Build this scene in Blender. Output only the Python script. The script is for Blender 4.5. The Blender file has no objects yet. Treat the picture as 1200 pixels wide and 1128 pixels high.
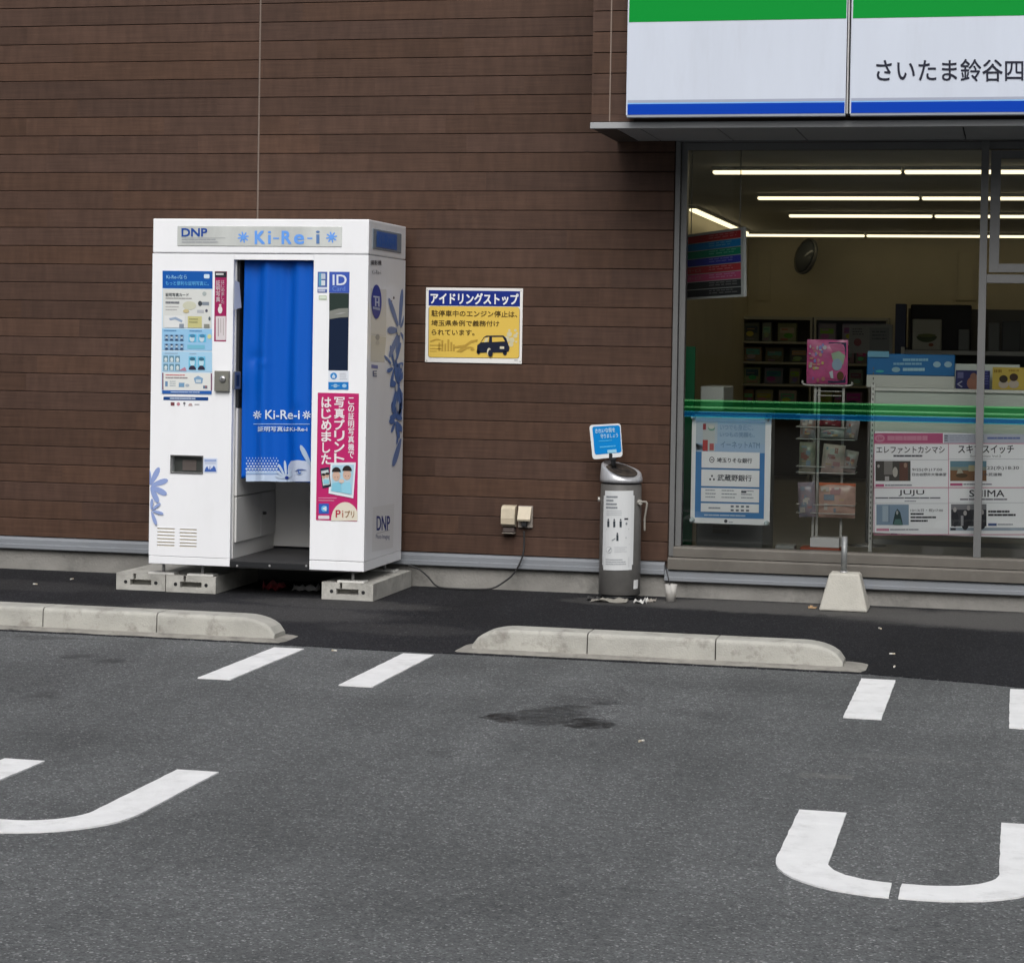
import bpy, bmesh, math, random
from mathutils import Vector, Matrix, noise as mnoise
random.seed(7)
scene = bpy.context.scene
COL = scene.collection

# ------------------------------------------------------------------ camera, sky, sun, exposure
F, CY, PITCH, ROLL, YAW, D, H = 2543.43, 456.64, 0.021189, 0.016734, 0.228035, 12.4167, 1.45375
fw = Vector((-math.sin(YAW)*math.cos(PITCH), math.cos(YAW)*math.cos(PITCH), -math.sin(PITCH)))
rt0 = Vector((math.cos(YAW), math.sin(YAW), 0)); up0 = rt0.cross(fw)
rt = rt0*math.cos(ROLL) + up0*math.sin(ROLL); up = up0*math.cos(ROLL) - rt0*math.sin(ROLL)
CAM = Vector((0, -D, H))
cd = bpy.data.cameras.new('camera'); cam = bpy.data.objects.new('camera', cd); COL.objects.link(cam)
cam.matrix_world = Matrix(((rt.x, up.x, -fw.x, CAM.x), (rt.y, up.y, -fw.y, CAM.y), (rt.z, up.z, -fw.z, CAM.z), (0, 0, 0, 1)))
cd.sensor_fit = 'HORIZONTAL'; cd.sensor_width = 36; cd.lens = F*36/1200
cd.shift_y = (CY-564)/1200; cd.clip_start = 0.1; cd.clip_end = 1500
scene.camera = cam

SUN_EL, SUN_AZ = math.radians(46), math.radians(-187)      # azimuth measured from +Y (into the wall), clockwise
world = bpy.data.worlds.new('World'); scene.world = world; world.use_nodes = True
wn = world.node_tree; wn.nodes.clear()
sky = wn.nodes.new('ShaderNodeTexSky'); sky.sky_type = 'NISHITA'; sky.sun_disc = False
sky.sun_elevation = SUN_EL; sky.sun_rotation = SUN_AZ
sky.air_density = 1.0; sky.dust_density = 6.0; sky.ozone_density = 1.0
hs = wn.nodes.new('ShaderNodeHueSaturation'); hs.inputs['Saturation'].default_value = 0.42
bg = wn.nodes.new('ShaderNodeBackground'); bg.inputs[1].default_value = 0.12
wo = wn.nodes.new('ShaderNodeOutputWorld')
wn.links.new(sky.outputs[0], hs.inputs['Color']); wn.links.new(hs.outputs[0], bg.inputs[0]); wn.links.new(bg.outputs[0], wo.inputs[0])
sd = bpy.data.lights.new('sun', 'SUN'); sd.energy = 1.35; sd.angle = math.radians(42); sd.color = (.985, .992, 1)
sun = bpy.data.objects.new('sun', sd); COL.objects.link(sun)
sdir = Vector((math.sin(SUN_AZ)*math.cos(SUN_EL), math.cos(SUN_AZ)*math.cos(SUN_EL), math.sin(SUN_EL)))
sun.rotation_euler = sdir.to_track_quat('Z', 'Y').to_euler(); sun.location = (-4, -8, 9)
vs = scene.view_settings; vs.view_transform = 'Standard'; vs.look = 'None'; vs.gamma = 1; vs.use_curve_mapping = False
vs.exposure = 0.10
scene.cycles.use_denoising = True
scene.cycles.max_bounces = 8; scene.cycles.transparent_max_bounces = 16

# ------------------------------------------------------------------ photo pixel -> point on a plane of the place
def ray(u, v): return fw + rt*((u-600)/F) + up*((CY-v)/F)
def wp(u, v, y=0.0):
    d = ray(u, v); return CAM + d*((y-CAM.y)/d.y)
def gp(u, v, z=0.0):
    d = ray(u, v); return CAM + d*((z-CAM.z)/d.z)
def xp(u, v, x):
    d = ray(u, v); return CAM + d*((x-CAM.x)/d.x)
def PR(u0, v0, u1, v1, y=0.0):
    um, vm = (u0+u1)/2, (v0+v1)/2
    return wp(u0, vm, y).x, wp(u1, vm, y).x, wp(um, v1, y).z, wp(um, v0, y).z

# ------------------------------------------------------------------ materials
def lin(c):
    c = c/255.0
    return c/12.92 if c <= .04045 else ((c+.055)/1.055)**2.4
def L(r, g, b, k=1.0): return (min(lin(r)*k, .9), min(lin(g)*k, .9), min(lin(b)*k, .9))
MC = {}
def new_mat(name):
    m = bpy.data.materials.new(name); m.use_nodes = True
    nt = m.node_tree; return m, nt, nt.nodes['Principled BSDF']
def N(nt, typ, **kw):
    n = nt.nodes.new(typ)
    for k, v in kw.items():
        if k.startswith('i_'):
            n.inputs[k[2:].replace('_', ' ')].default_value = v
        else: setattr(n, k, v)
    return n
def plain(rgb, rough=.5, metal=0.0, spec=.5):
    key = (tuple(round(c, 4) for c in rgb), rough, metal, spec)
    if key not in MC:
        m, nt, b = new_mat('paint'); b.inputs['Base Color'].default_value = (*rgb, 1)
        b.inputs['Roughness'].default_value = rough; b.inputs['Metallic'].default_value = metal
        b.inputs['Specular IOR Level'].default_value = spec; MC[key] = m
    return MC[key]
def surf(name, rgb, rough=.6, metal=0, var=.15, scale=3.0, dirt=None, dirt_amt=0., dscale=6., bump=.0, bscale=60., stretch=(1, 1, 1), spec=.5):
    """plain colour with uneven tone, dirt blotches and fine relief"""
    m, nt, b = new_mat(name); lk = nt.links.new
    tc = N(nt, 'ShaderNodeNewGeometry'); mp = N(nt, 'ShaderNodeMapping'); mp.inputs['Scale'].default_value = stretch
    lk(tc.outputs['Position'], mp.inputs['Vector'])
    n1 = N(nt, 'ShaderNodeTexNoise', i_Scale=scale, i_Detail=6.0, i_Roughness=.6); lk(mp.outputs[0], n1.inputs['Vector'])
    mr = N(nt, 'ShaderNodeMapRange'); mr.inputs[1].default_value = .3; mr.inputs[2].default_value = .7
    mr.inputs[3].default_value = 1-var; mr.inputs[4].default_value = 1+var; lk(n1.outputs[0], mr.inputs[0])
    mx = N(nt, 'ShaderNodeVectorMath', operation='SCALE'); mx.inputs[0].default_value = rgb; lk(mr.outputs[0], mx.inputs['Scale'])
    out = mx.outputs[0]
    if dirt:
        n2 = N(nt, 'ShaderNodeTexNoise', i_Scale=dscale, i_Detail=8.0, i_Roughness=.7); lk(mp.outputs[0], n2.inputs['Vector'])
        m2 = N(nt, 'ShaderNodeMapRange'); m2.inputs[1].default_value = .52; m2.inputs[2].default_value = .72
        m2.inputs[3].default_value = 0; m2.inputs[4].default_value = dirt_amt; lk(n2.outputs[0], m2.inputs[0])
        mm = N(nt, 'ShaderNodeMix', data_type='RGBA'); lk(m2.outputs[0], mm.inputs[0]); lk(out, mm.inputs[6]); mm.inputs[7].default_value = (*dirt, 1); out = mm.outputs[2]
    lk(out, b.inputs['Base Color']); b.inputs['Roughness'].default_value = rough; b.inputs['Metallic'].default_value = metal
    b.inputs['Specular IOR Level'].default_value = spec
    if bump:
        n3 = N(nt, 'ShaderNodeTexNoise', i_Scale=bscale, i_Detail=4.0); lk(tc.outputs['Position'], n3.inputs['Vector'])
        bp = N(nt, 'ShaderNodeBump', i_Strength=bump, i_Distance=.01); lk(n3.outputs[0], bp.inputs['Height']); lk(bp.outputs[0], b.inputs['Normal'])
    return m

def asphalt_mat(name, base, light, dark, stains=(), pale=(), speck=.55, patch=None):
    m, nt, b = new_mat(name); lk = nt.links.new
    geo = N(nt, 'ShaderNodeNewGeometry'); pos = geo.outputs['Position']
    vo = N(nt, 'ShaderNodeTexVoronoi', i_Scale=170.0); lk(pos, vo.inputs['Vector'])
    sx = N(nt, 'ShaderNodeSeparateColor'); lk(vo.outputs['Color'], sx.inputs[0])
    cr = N(nt, 'ShaderNodeValToRGB'); e = cr.color_ramp.elements
    e[0].position = .0; e[0].color = (*dark, 1); e[1].position = 1.0; e[1].color = (*light, 1)
    k = e.new(.35); k.color = (*base, 1); k = e.new(.90); k.color = (*[c*1.22 for c in base], 1)
    lk(sx.outputs[0], cr.inputs[0])
    # slow mottling
    n1 = N(nt, 'ShaderNodeTexNoise', i_Scale=.9, i_Detail=8.0, i_Roughness=.62); lk(pos, n1.inputs['Vector'])
    mr = N(nt, 'ShaderNodeMapRange'); mr.inputs[1].default_value = .3; mr.inputs[2].default_value = .7; mr.inputs[3].default_value = .76; mr.inputs[4].default_value = 1.2
    lk(n1.outputs[0], mr.inputs[0])
    n4 = N(nt, 'ShaderNodeTexNoise', i_Scale=26.0, i_Detail=3.0); lk(pos, n4.inputs['Vector'])
    m4 = N(nt, 'ShaderNodeMapRange'); m4.inputs[1].default_value = .3; m4.inputs[2].default_value = .7; m4.inputs[3].default_value = .86; m4.inputs[4].default_value = 1.12
    lk(n4.outputs[0], m4.inputs[0])
    tmp = N(nt, 'ShaderNodeMapping'); tmp.inputs['Scale'].default_value = (2.6, .16, 1); tmp.inputs['Rotation'].default_value = (0, 0, .12); lk(pos, tmp.inputs['Vector'])
    tn = N(nt, 'ShaderNodeTexNoise', i_Scale=1.0, i_Detail=3.0); lk(tmp.outputs[0], tn.inputs['Vector'])
    tr_ = N(nt, 'ShaderNodeMapRange'); tr_.inputs[1].default_value = .35; tr_.inputs[2].default_value = .65; tr_.inputs[3].default_value = .90; tr_.inputs[4].default_value = 1.09; lk(tn.outputs[0], tr_.inputs[0])
    mu0 = N(nt, 'ShaderNodeMath', operation='MULTIPLY'); lk(mr.outputs[0], mu0.inputs[0]); lk(tr_.outputs[0], mu0.inputs[1])
    mu = N(nt, 'ShaderNodeMath', operation='MULTIPLY'); lk(mu0.outputs[0], mu.inputs[0]); lk(m4.outputs[0], mu.inputs[1])
    vm = N(nt, 'ShaderNodeVectorMath', operation='SCALE'); lk(cr.outputs[0], vm.inputs[0]); lk(mu.outputs[0], vm.inputs['Scale'])
    out = vm.outputs[0]
    # warped coordinates for stains
    nw = N(nt, 'ShaderNodeTexNoise', i_Scale=6.0, i_Detail=8.0, i_Roughness=.65); lk(pos, nw.inputs['Vector'])
    sub = N(nt, 'ShaderNodeVectorMath', operation='SUBTRACT'); lk(nw.outputs['Color'], sub.inputs[0]); sub.inputs[1].default_value = (.5, .5, .5)
    scl = N(nt, 'ShaderNodeVectorMath', operation='SCALE'); scl.inputs['Scale'].default_value = .35; lk(sub.outputs[0], scl.inputs[0])
    add = N(nt, 'ShaderNodeVectorMath', operation='ADD'); lk(pos, add.inputs[0]); lk(scl.outputs[0], add.inputs[1])
    rough_out = None
    def blob(x, y, rx, ry, amt):
        s = N(nt, 'ShaderNodeVectorMath', operation='SUBTRACT'); lk(add.outputs[0], s.inputs[0]); s.inputs[1].default_value = (x, y, 0)
        q = N(nt, 'ShaderNodeVectorMath', operation='MULTIPLY'); lk(s.outputs[0], q.inputs[0]); q.inputs[1].default_value = (1/rx, 1/ry, 0)
        ln = N(nt, 'ShaderNodeVectorMath', operation='LENGTH'); lk(q.outputs[0], ln.inputs[0])
        r = N(nt, 'ShaderNodeMapRange', interpolation_type='SMOOTHSTEP'); r.inputs[1].default_value = 1.0; r.inputs[2].default_value = .6; r.inputs[3].default_value = 0; r.inputs[4].default_value = amt
        lk(ln.outputs['Value'], r.inputs[0]); return r.outputs[0]
    def total(lst):
        t = None
        for a in lst:
            o = blob(*a)
            if t is None: t = o
            else:
                mxn = N(nt, 'ShaderNodeMath', operation='MAXIMUM'); lk(t, mxn.inputs[0]); lk(o, mxn.inputs[1]); t = mxn.outputs[0]
        return t
    if stains:
        t = total(stains)
        nb = N(nt, 'ShaderNodeTexNoise', i_Scale=20.0, i_Detail=5.0, i_Roughness=.7); lk(pos, nb.inputs['Vector'])
        nr = N(nt, 'ShaderNodeMapRange'); nr.inputs[1].default_value = .38; nr.inputs[2].default_value = .56; nr.inputs[3].default_value = .45; nr.inputs[4].default_value = 1; lk(nb.outputs[0], nr.inputs[0])
        tm = N(nt, 'ShaderNodeMath', operation='MULTIPLY'); lk(t, tm.inputs[0]); lk(nr.outputs[0], tm.inputs[1]); t = tm.outputs[0]
        mm = N(nt, 'ShaderNodeMix', data_type='RGBA'); lk(t, mm.inputs[0]); lk(out, mm.inputs[6]); mm.inputs[7].default_value = (.012, .012, .013, 1); out = mm.outputs[2]
        rough_out = t
    if pale:
        t = total(pale); mm = N(nt, 'ShaderNodeMix', data_type='RGBA'); lk(t, mm.inputs[0]); lk(out, mm.inputs[6]); mm.inputs[7].default_value = (.2, .195, .185, 1); out = mm.outputs[2]
    lk(out, b.inputs['Base Color'])
    if rough_out is not None:
        rr = N(nt, 'ShaderNodeMapRange'); rr.inputs[3].default_value = .85; rr.inputs[4].default_value = .5; lk(rough_out, rr.inputs[0]); lk(rr.outputs[0], b.inputs['Roughness'])
    else: b.inputs['Roughness'].default_value = .85
    b.inputs['Specular IOR Level'].default_value = .2
    bp = N(nt, 'ShaderNodeBump', i_Strength=speck, i_Distance=.006); lk(vo.outputs['Distance'], bp.inputs['Height']); lk(bp.outputs[0], b.inputs['Normal'])
    return m

def wood_mat():
    m, nt, b = new_mat('wood_grain_siding'); lk = nt.links.new
    geo = N(nt, 'ShaderNodeNewGeometry'); oi = N(nt, 'ShaderNodeObjectInfo')
    sp = N(nt, 'ShaderNodeSeparateXYZ'); lk(geo.outputs['Position'], sp.inputs[0])
    # printed length pieces along a board: every board starts at its own offset
    a1 = N(nt, 'ShaderNodeMath', operation='MULTIPLY_ADD'); lk(oi.outputs['Random'], a1.inputs[0]); a1.inputs[1].default_value = 7.3; lk(sp.outputs['X'], a1.inputs[2])
    a2 = N(nt, 'ShaderNodeMath', operation='DIVIDE'); lk(a1.outputs[0], a2.inputs[0]); a2.inputs[1].default_value = .91
    a3 = N(nt, 'ShaderNodeMath', operation='FLOOR'); lk(a2.outputs[0], a3.inputs[0])
    cb = N(nt, 'ShaderNodeCombineXYZ'); lk(a3.outputs[0], cb.inputs[0]); lk(oi.outputs['Random'], cb.inputs[1])
    wn_ = N(nt, 'ShaderNodeTexWhiteNoise', noise_dimensions='3D'); lk(cb.outputs[0], wn_.inputs['Vector'])
    tone = N(nt, 'ShaderNodeMapRange'); tone.inputs[3].default_value = .89; tone.inputs[4].default_value = 1.12; lk(wn_.outputs['Value'], tone.inputs[0])
    hue = N(nt, 'ShaderNodeMix', data_type='RGBA'); sc_ = N(nt, 'ShaderNodeSeparateColor'); lk(wn_.outputs['Color'], sc_.inputs[0]); lk(sc_.outputs[1], hue.inputs[0])
    hue.inputs[6].default_value = (.064, .0375, .0280, 1); hue.inputs[7].default_value = (.070, .0385, .0255, 1)
    # grain
    shift = N(nt, 'ShaderNodeVectorMath', operation='MULTIPLY_ADD'); lk(wn_.outputs['Color'], shift.inputs[0]); shift.inputs[1].default_value = (40, 40, 40); lk(geo.outputs['Position'], shift.inputs[2])
    mp = N(nt, 'ShaderNodeMapping'); mp.inputs['Scale'].default_value = (1.6, 1, 46); lk(shift.outputs[0], mp.inputs['Vector'])
    g = N(nt, 'ShaderNodeTexNoise', i_Scale=2.4, i_Detail=8.0, i_Roughness=.65); lk(mp.outputs[0], g.inputs['Vector'])
    gr = N(nt, 'ShaderNodeMapRange'); gr.inputs[1].default_value = .3; gr.inputs[2].default_value = .7; gr.inputs[3].default_value = .84; gr.inputs[4].default_value = 1.16; lk(g.outputs[0], gr.inputs[0])
    # cross figure ("flame") on some pieces
    mp2 = N(nt, 'ShaderNodeMapping'); mp2.inputs['Scale'].default_value = (14, 1, 3.0); mp2.inputs['Rotation'].default_value = (0, .35, 0); lk(shift.outputs[0], mp2.inputs['Vector'])
    f = N(nt, 'ShaderNodeTexNoise', i_Scale=1.6, i_Detail=3.0); lk(mp2.outputs[0], f.inputs['Vector'])
    fr = N(nt, 'ShaderNodeMapRange'); fr.inputs[1].default_value = .35; fr.inputs[2].default_value = .68; fr.inputs[3].default_value = .90; fr.inputs[4].default_value = 1.14; lk(f.outputs[0], fr.inputs[0])
    bl = N(nt, 'ShaderNodeTexNoise', i_Scale=.55, i_Detail=3.0); lk(geo.outputs['Position'], bl.inputs['Vector'])
    br = N(nt, 'ShaderNodeMapRange'); br.inputs[1].default_value = .3; br.inputs[2].default_value = .7; br.inputs[3].default_value = .92; br.inputs[4].default_value = 1.08; lk(bl.outputs[0], br.inputs[0])
    p1 = N(nt, 'ShaderNodeMath', operation='MULTIPLY'); lk(tone.outputs[0], p1.inputs[0]); lk(gr.outputs[0], p1.inputs[1])
    p2 = N(nt, 'ShaderNodeMath', operation='MULTIPLY'); lk(p1.outputs[0], p2.inputs[0]); lk(fr.outputs[0], p2.inputs[1])
    p3 = N(nt, 'ShaderNodeMath', operation='MULTIPLY'); lk(p2.outputs[0], p3.inputs[0]); lk(br.outputs[0], p3.inputs[1])
    vm = N(nt, 'ShaderNodeVectorMath', operation='SCALE'); lk(hue.outputs[2], vm.inputs[0]); lk(p3.outputs[0], vm.inputs['Scale'])
    lk(vm.outputs[0], b.inputs['Base Color']); b.inputs['Roughness'].default_value = .55; b.inputs['Specular IOR Level'].default_value = .18
    bp = N(nt, 'ShaderNodeBump', i_Strength=.25, i_Distance=.003); lk(g.outputs[0], bp.inputs['Height']); lk(bp.outputs[0], b.inputs['Normal'])
    return m

def glass_mat():
    m = bpy.data.materials.new('window_glass'); m.use_nodes = True; nt = m.node_tree; nt.nodes.clear(); lk = nt.links.new
    o = N(nt, 'ShaderNodeOutputMaterial'); mx = N(nt, 'ShaderNodeMixShader'); t = N(nt, 'ShaderNodeBsdfTransparent'); g = N(nt, 'ShaderNodeBsdfGlossy')
    fr = N(nt, 'ShaderNodeFresnel'); fr.inputs['IOR'].default_value = 1.52
    t.inputs['Color'].default_value = (.92, .94, .925, 1); g.inputs['Roughness'].default_value = .0
    lk(fr.outputs[0], mx.inputs[0]); lk(t.outputs[0], mx.inputs[1]); lk(g.outputs[0], mx.inputs[2]); lk(mx.outputs[0], o.inputs[0]); return m
def film_mat(rgb, opaque):
    m = bpy.data.materials.new('window_film'); m.use_nodes = True; nt = m.node_tree; nt.nodes.clear(); lk = nt.links.new
    o = N(nt, 'ShaderNodeOutputMaterial'); mx = N(nt, 'ShaderNodeMixShader'); t = N(nt, 'ShaderNodeBsdfTransparent'); g = N(nt, 'ShaderNodeBsdfDiffuse')
    mx.inputs[0].default_value = opaque; t.inputs['Color'].default_value = (*[min(1, c*2.2+.1) for c in rgb], 1); g.inputs['Color'].default_value = (*rgb, 1)
    lk(t.outputs[0], mx.inputs[1]); lk(g.outputs[0], mx.inputs[2]); lk(mx.outputs[0], o.inputs[0]); return m
def emit_mat(rgb, s):
    m = bpy.data.materials.new('lit_tube'); m.use_nodes = True; nt = m.node_tree; b = nt.nodes['Principled BSDF']
    b.inputs['Emission Color'].default_value = (*rgb, 1); b.inputs['Emission Strength'].default_value = s; return m
def clear_plastic(rgb, alpha):
    m, nt, b = new_mat('clear_plastic'); b.inputs['Base Color'].default_value = (*rgb, 1); b.inputs['Alpha'].default_value = alpha; b.inputs['Roughness'].default_value = .15; return m

WOOD = wood_mat(); GLASS = glass_mat()
CONC = surf('cast_concrete', (.385, .38, .345), .85, var=.16, scale=5, dirt=(.13, .115, .095), dirt_amt=.75, dscale=8, bump=.35, bscale=120)
CONC2 = surf('grey_concrete', (.40, .395, .365), .85, var=.2, scale=6, dirt=(.12, .115, .10), dirt_amt=.6, dscale=7, bump=.4, bscale=110)
FOUND = surf('foundation_mortar', (.22, .215, .20), .9, var=.2, scale=3, dirt=(.08, .08, .075), dirt_amt=.6, dscale=4, bump=.35, bscale=70)
MORTAR = surf('rough_mortar', (.25, .24, .215), .95, var=.25, scale=9, dirt=(.07, .065, .06), dirt_amt=.8, dscale=7, bump=.6, bscale=80)
ALU = surf('grey_aluminium', (.20, .215, .235), .42, metal=.0, var=.08, scale=2, dirt=(.2, .2, .2), dirt_amt=.3, dscale=5)
ALUD = surf('window_frame_aluminium', (.145, .148, .148), .45, metal=.2, var=.08, scale=3)
BRONZE = surf('bronze_sill', (.135, .125, .11), .45, metal=.2, var=.15, scale=4, dirt=(.2, .19, .17), dirt_amt=.35, dscale=10)
SOFFIT = surf('soffit_metal', (.30, .31, .32), .55, var=.06)
TRIMC = plain((.15, .112, .09), .6)
BACK = plain((.05, .031, .023), .8)
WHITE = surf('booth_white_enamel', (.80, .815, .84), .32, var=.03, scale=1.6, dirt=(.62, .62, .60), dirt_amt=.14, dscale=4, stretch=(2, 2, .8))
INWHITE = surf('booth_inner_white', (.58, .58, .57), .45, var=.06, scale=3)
DARK = plain((.012, .013, .015), .45)
RUBBER = plain((.02, .02, .021), .7)
STEEL = surf('brushed_steel', (.48, .49, .51), .32, metal=.45, var=.12, scale=9, stretch=(8, 8, 1))
GALV = surf('galvanised_steel', (.42, .42, .42), .5, metal=.6, var=.15, scale=30)
PAINTW = surf('road_paint_white', (.72, .725, .73), .75, var=.07, scale=8, dirt=(.40, .40, .395), dirt_amt=.5, dscale=7, bump=.35, bscale=130)
ACRYL = surf('white_acrylic', (.56, .61, .70), .25, var=.04, scale=1.2, dirt=(.46, .49, .55), dirt_amt=.25, dscale=3, stretch=(3, 3, .5), spec=.3)

# ------------------------------------------------------------------ object helpers
ORI = {}
def top(o, label, cat, group=None, kind=None):
    o['label'] = label; o['category'] = cat
    if group: o['group'] = group
    if kind: o['kind'] = kind
    return o
def thing(name, loc, label, cat, group=None):
    o = bpy.data.objects.new(name, None); COL.objects.link(o); o.location = loc; o.empty_display_size = .1
    ORI[o.name] = Vector(loc); return top(o, label, cat, group)
def obj(name, verts, faces, mat, parent=None, smooth=False, mats=None, fmat=None, loc=None):
    off = ORI[parent.name] if parent is not None else Vector(loc) if loc is not None else Vector((0, 0, 0))
    me = bpy.data.meshes.new(name); me.from_pydata([tuple(Vector(v)-off) for v in verts], [], faces)
    for m in (mats or [mat]): me.materials.append(m)
    if fmat: me.polygons.foreach_set('material_index', fmat)
    if smooth: me.polygons.foreach_set('use_smooth', [True]*len(faces))
    me.update()
    o = bpy.data.objects.new(name, me); COL.objects.link(o)
    if parent is not None: o.parent = parent; ORI[o.name] = off
    else: o.location = off; ORI[o.name] = off
    return o
def bm_obj(name, bm, mat, parent=None, smooth=False, loc=None):
    bmesh.ops.recalc_face_normals(bm, faces=bm.faces)
    bm.verts.ensure_lookup_table(); bm.verts.index_update()
    v = [x.co.copy() for x in bm.verts]; f = [[q.index for q in p.verts] for p in bm.faces]; bm.free()
    o = obj(name, v, f, mat, parent, smooth, loc=loc); return o
def bm_box(bm, x0, x1, y0, y1, z0, z1, bev=0, seg=1, M=None):
    r = bmesh.ops.create_cube(bm, size=1); vs_ = r['verts']
    for q in vs_:
        q.co = Vector(((x0+x1)/2+q.co.x*(x1-x0), (y0+y1)/2+q.co.y*(y1-y0), (z0+z1)/2+q.co.z*(z1-z0)))
    if bev:
        eds = list({e for q in vs_ for e in q.link_edges})
        r = bmesh.ops.bevel(bm, geom=eds, offset=bev, segments=seg, profile=.5, affect='EDGES'); vs_ = list({q for f in r['faces'] for q in f.verts})
    if M is not None:
        for q in vs_: q.co = M @ q.co
def box(name, x0, x1, y0, y1, z0, z1, mat, parent=None, bev=0, seg=1, loc=None, M=None):
    bm = bmesh.new(); bm_box(bm, x0, x1, y0, y1, z0, z1, bev, seg, M); return bm_obj(name, bm, mat, parent, loc=loc)
def pbox(name, r, y, depth, mat, parent=None, bev=0, seg=1):
    x0, x1, z0, z1 = PR(*r, y); return box(name, x0, x1, y, y+depth, z0, z1, mat, parent, bev, seg)
def ring(c, r, n, ax='z', ph=0):
    out = []
    for i in range(n):
        a = ph+2*math.pi*i/n
        d = {'z': (math.cos(a), math.sin(a), 0), 'y': (math.cos(a), 0, math.sin(a)), 'x': (0, math.cos(a), math.sin(a))}[ax]
        out.append(Vector(c)+Vector(d)*r)
    return out
def loft(name, rings, mat, parent=None, smooth=True, cap0=True, cap1=True):
    n = len(rings[0]); v = [p for r in rings for p in r]; f = []
    for k in range(len(rings)-1):
        for i in range(n): f.append([k*n+i, k*n+(i+1) % n, (k+1)*n+(i+1) % n, (k+1)*n+i])
    if cap0: f.append(list(range(n))[::-1])
    if cap1: f.append([(len(rings)-1)*n+i for i in range(n)])
    o = obj(name, v, f, mat, parent)
    if smooth:
        k = (len(rings)-1)*n
        for i, p in enumerate(o.data.polygons): p.use_smooth = i < k
    return o
def cyl(name, a, b, r0, r1, mat, parent=None, n=20, smooth=True):
    a, b = Vector(a), Vector(b); d = (b-a).normalized(); t = Vector((0, 0, 1)) if abs(d.z) < .9 else Vector((1, 0, 0))
    e1 = d.cross(t).normalized(); e2 = d.cross(e1)
    def rg(c, r): return [c+(e1*math.cos(2*math.pi*i/n)+e2*math.sin(2*math.pi*i/n))*r for i in range(n)]
    return loft(name, [rg(a, r0), rg(b, r1)], mat, parent, smooth)
def tube(name, pts, r, mat, parent=None, n=8):
    pts = [Vector(p) for p in pts]; P2 = []
    for i in range(len(pts)-1):        # Catmull-Rom
        p0, p1, p2, p3 = pts[max(i-1, 0)], pts[i], pts[i+1], pts[min(i+2, len(pts)-1)]
        for k in range(6):
            t = k/6; P2.append(.5*((2*p1)+(p2-p0)*t+(2*p0-5*p1+4*p2-p3)*t*t+(3*p1-p0-3*p2+p3)*t**3))
    P2.append(pts[-1]); rings = []
    for i, p in enumerate(P2):
        d = (P2[min(i+1, len(P2)-1)]-P2[max(i-1, 0)]).normalized(); t = Vector((0, 1, 0)) if abs(d.y) < .9 else Vector((1, 0, 0))
        e1 = d.cross(t).normalized(); e2 = d.cross(e1); rings.append([p+(e1*math.cos(2*math.pi*k/n)+e2*math.sin(2*math.pi*k/n))*r for k in range(n)])
    return loft(name, rings, mat, parent)
def extrude_x(name, prof, x0, x1, mat, parent=None, smooth=False):
    n = len(prof); v = [(x0, y, z) for y, z in prof]+[(x1, y, z) for y, z in prof]
    f = [[i, (i+1) % n, n+(i+1) % n, n+i] for i in range(n)]+[list(range(n))[::-1], list(range(n, 2*n))]
    return obj(name, v, f, mat, parent, smooth)
def recess_box(name, x0, x1, y0, y1, z0, z1, rec, mat, parent=None):
    """box whose front (y0) has rectangular recesses (xa,xb,za,zb,depth)"""
    xs = sorted({x0, x1, *[a for r in rec for a in r[:2]]}); zs = sorted({z0, z1, *[a for r in rec for a in r[2:4]]})
    bm = bmesh.new()
    def dep(i, j):
        if i < 0 or j < 0 or i >= len(xs)-1 or j >= len(zs)-1: return None
        cx, cz = (xs[i]+xs[i+1])/2, (zs[j]+zs[j+1])/2
        for r in rec:
            if r[0] < cx < r[1] and r[2] < cz < r[3]: return r[4]
        return 0.0
    def q(*p): bm.faces.new([bm.verts.new(a) for a in p])
    for i in range(len(xs)-1):
        for j in range(len(zs)-1):
            d = dep(i, j); xa, xb, za, zb = xs[i], xs[i+1], zs[j], zs[j+1]; y = y0+d
            q((xa, y, za), (xb, y, za), (xb, y, zb), (xa, y, zb))
            for di, dj, A, B in ((1, 0, (xb, za), (xb, zb)), (0, 1, (xa, zb), (xb, zb))):
                e = dep(i+di, j+dj)
                if e is not None and abs(e-d) > 1e-6: q((A[0], y0+d, A[1]), (B[0], y0+d, B[1]), (B[0], y0+e, B[1]), (A[0], y0+e, A[1]))
    q((x0, y1, z0), (x1, y1, z0), (x1, y1, z1), (x0, y1, z1))
    q((x0, y0, z0), (x0, y1, z0), (x0, y1, z1), (x0, y0, z1)); q((x1, y0, z0), (x1, y1, z0), (x1, y1, z1), (x1, y0, z1))
    q((x0, y0, z0), (x1, y0, z0), (x1, y1, z0), (x0, y1, z0)); q((x0, y0, z1), (x1, y0, z1), (x1, y1, z1), (x0, y1, z1))
    bmesh.ops.remove_doubles(bm, verts=bm.verts, dist=1e-6)
    return bm_obj(name, bm, mat, parent)

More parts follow.
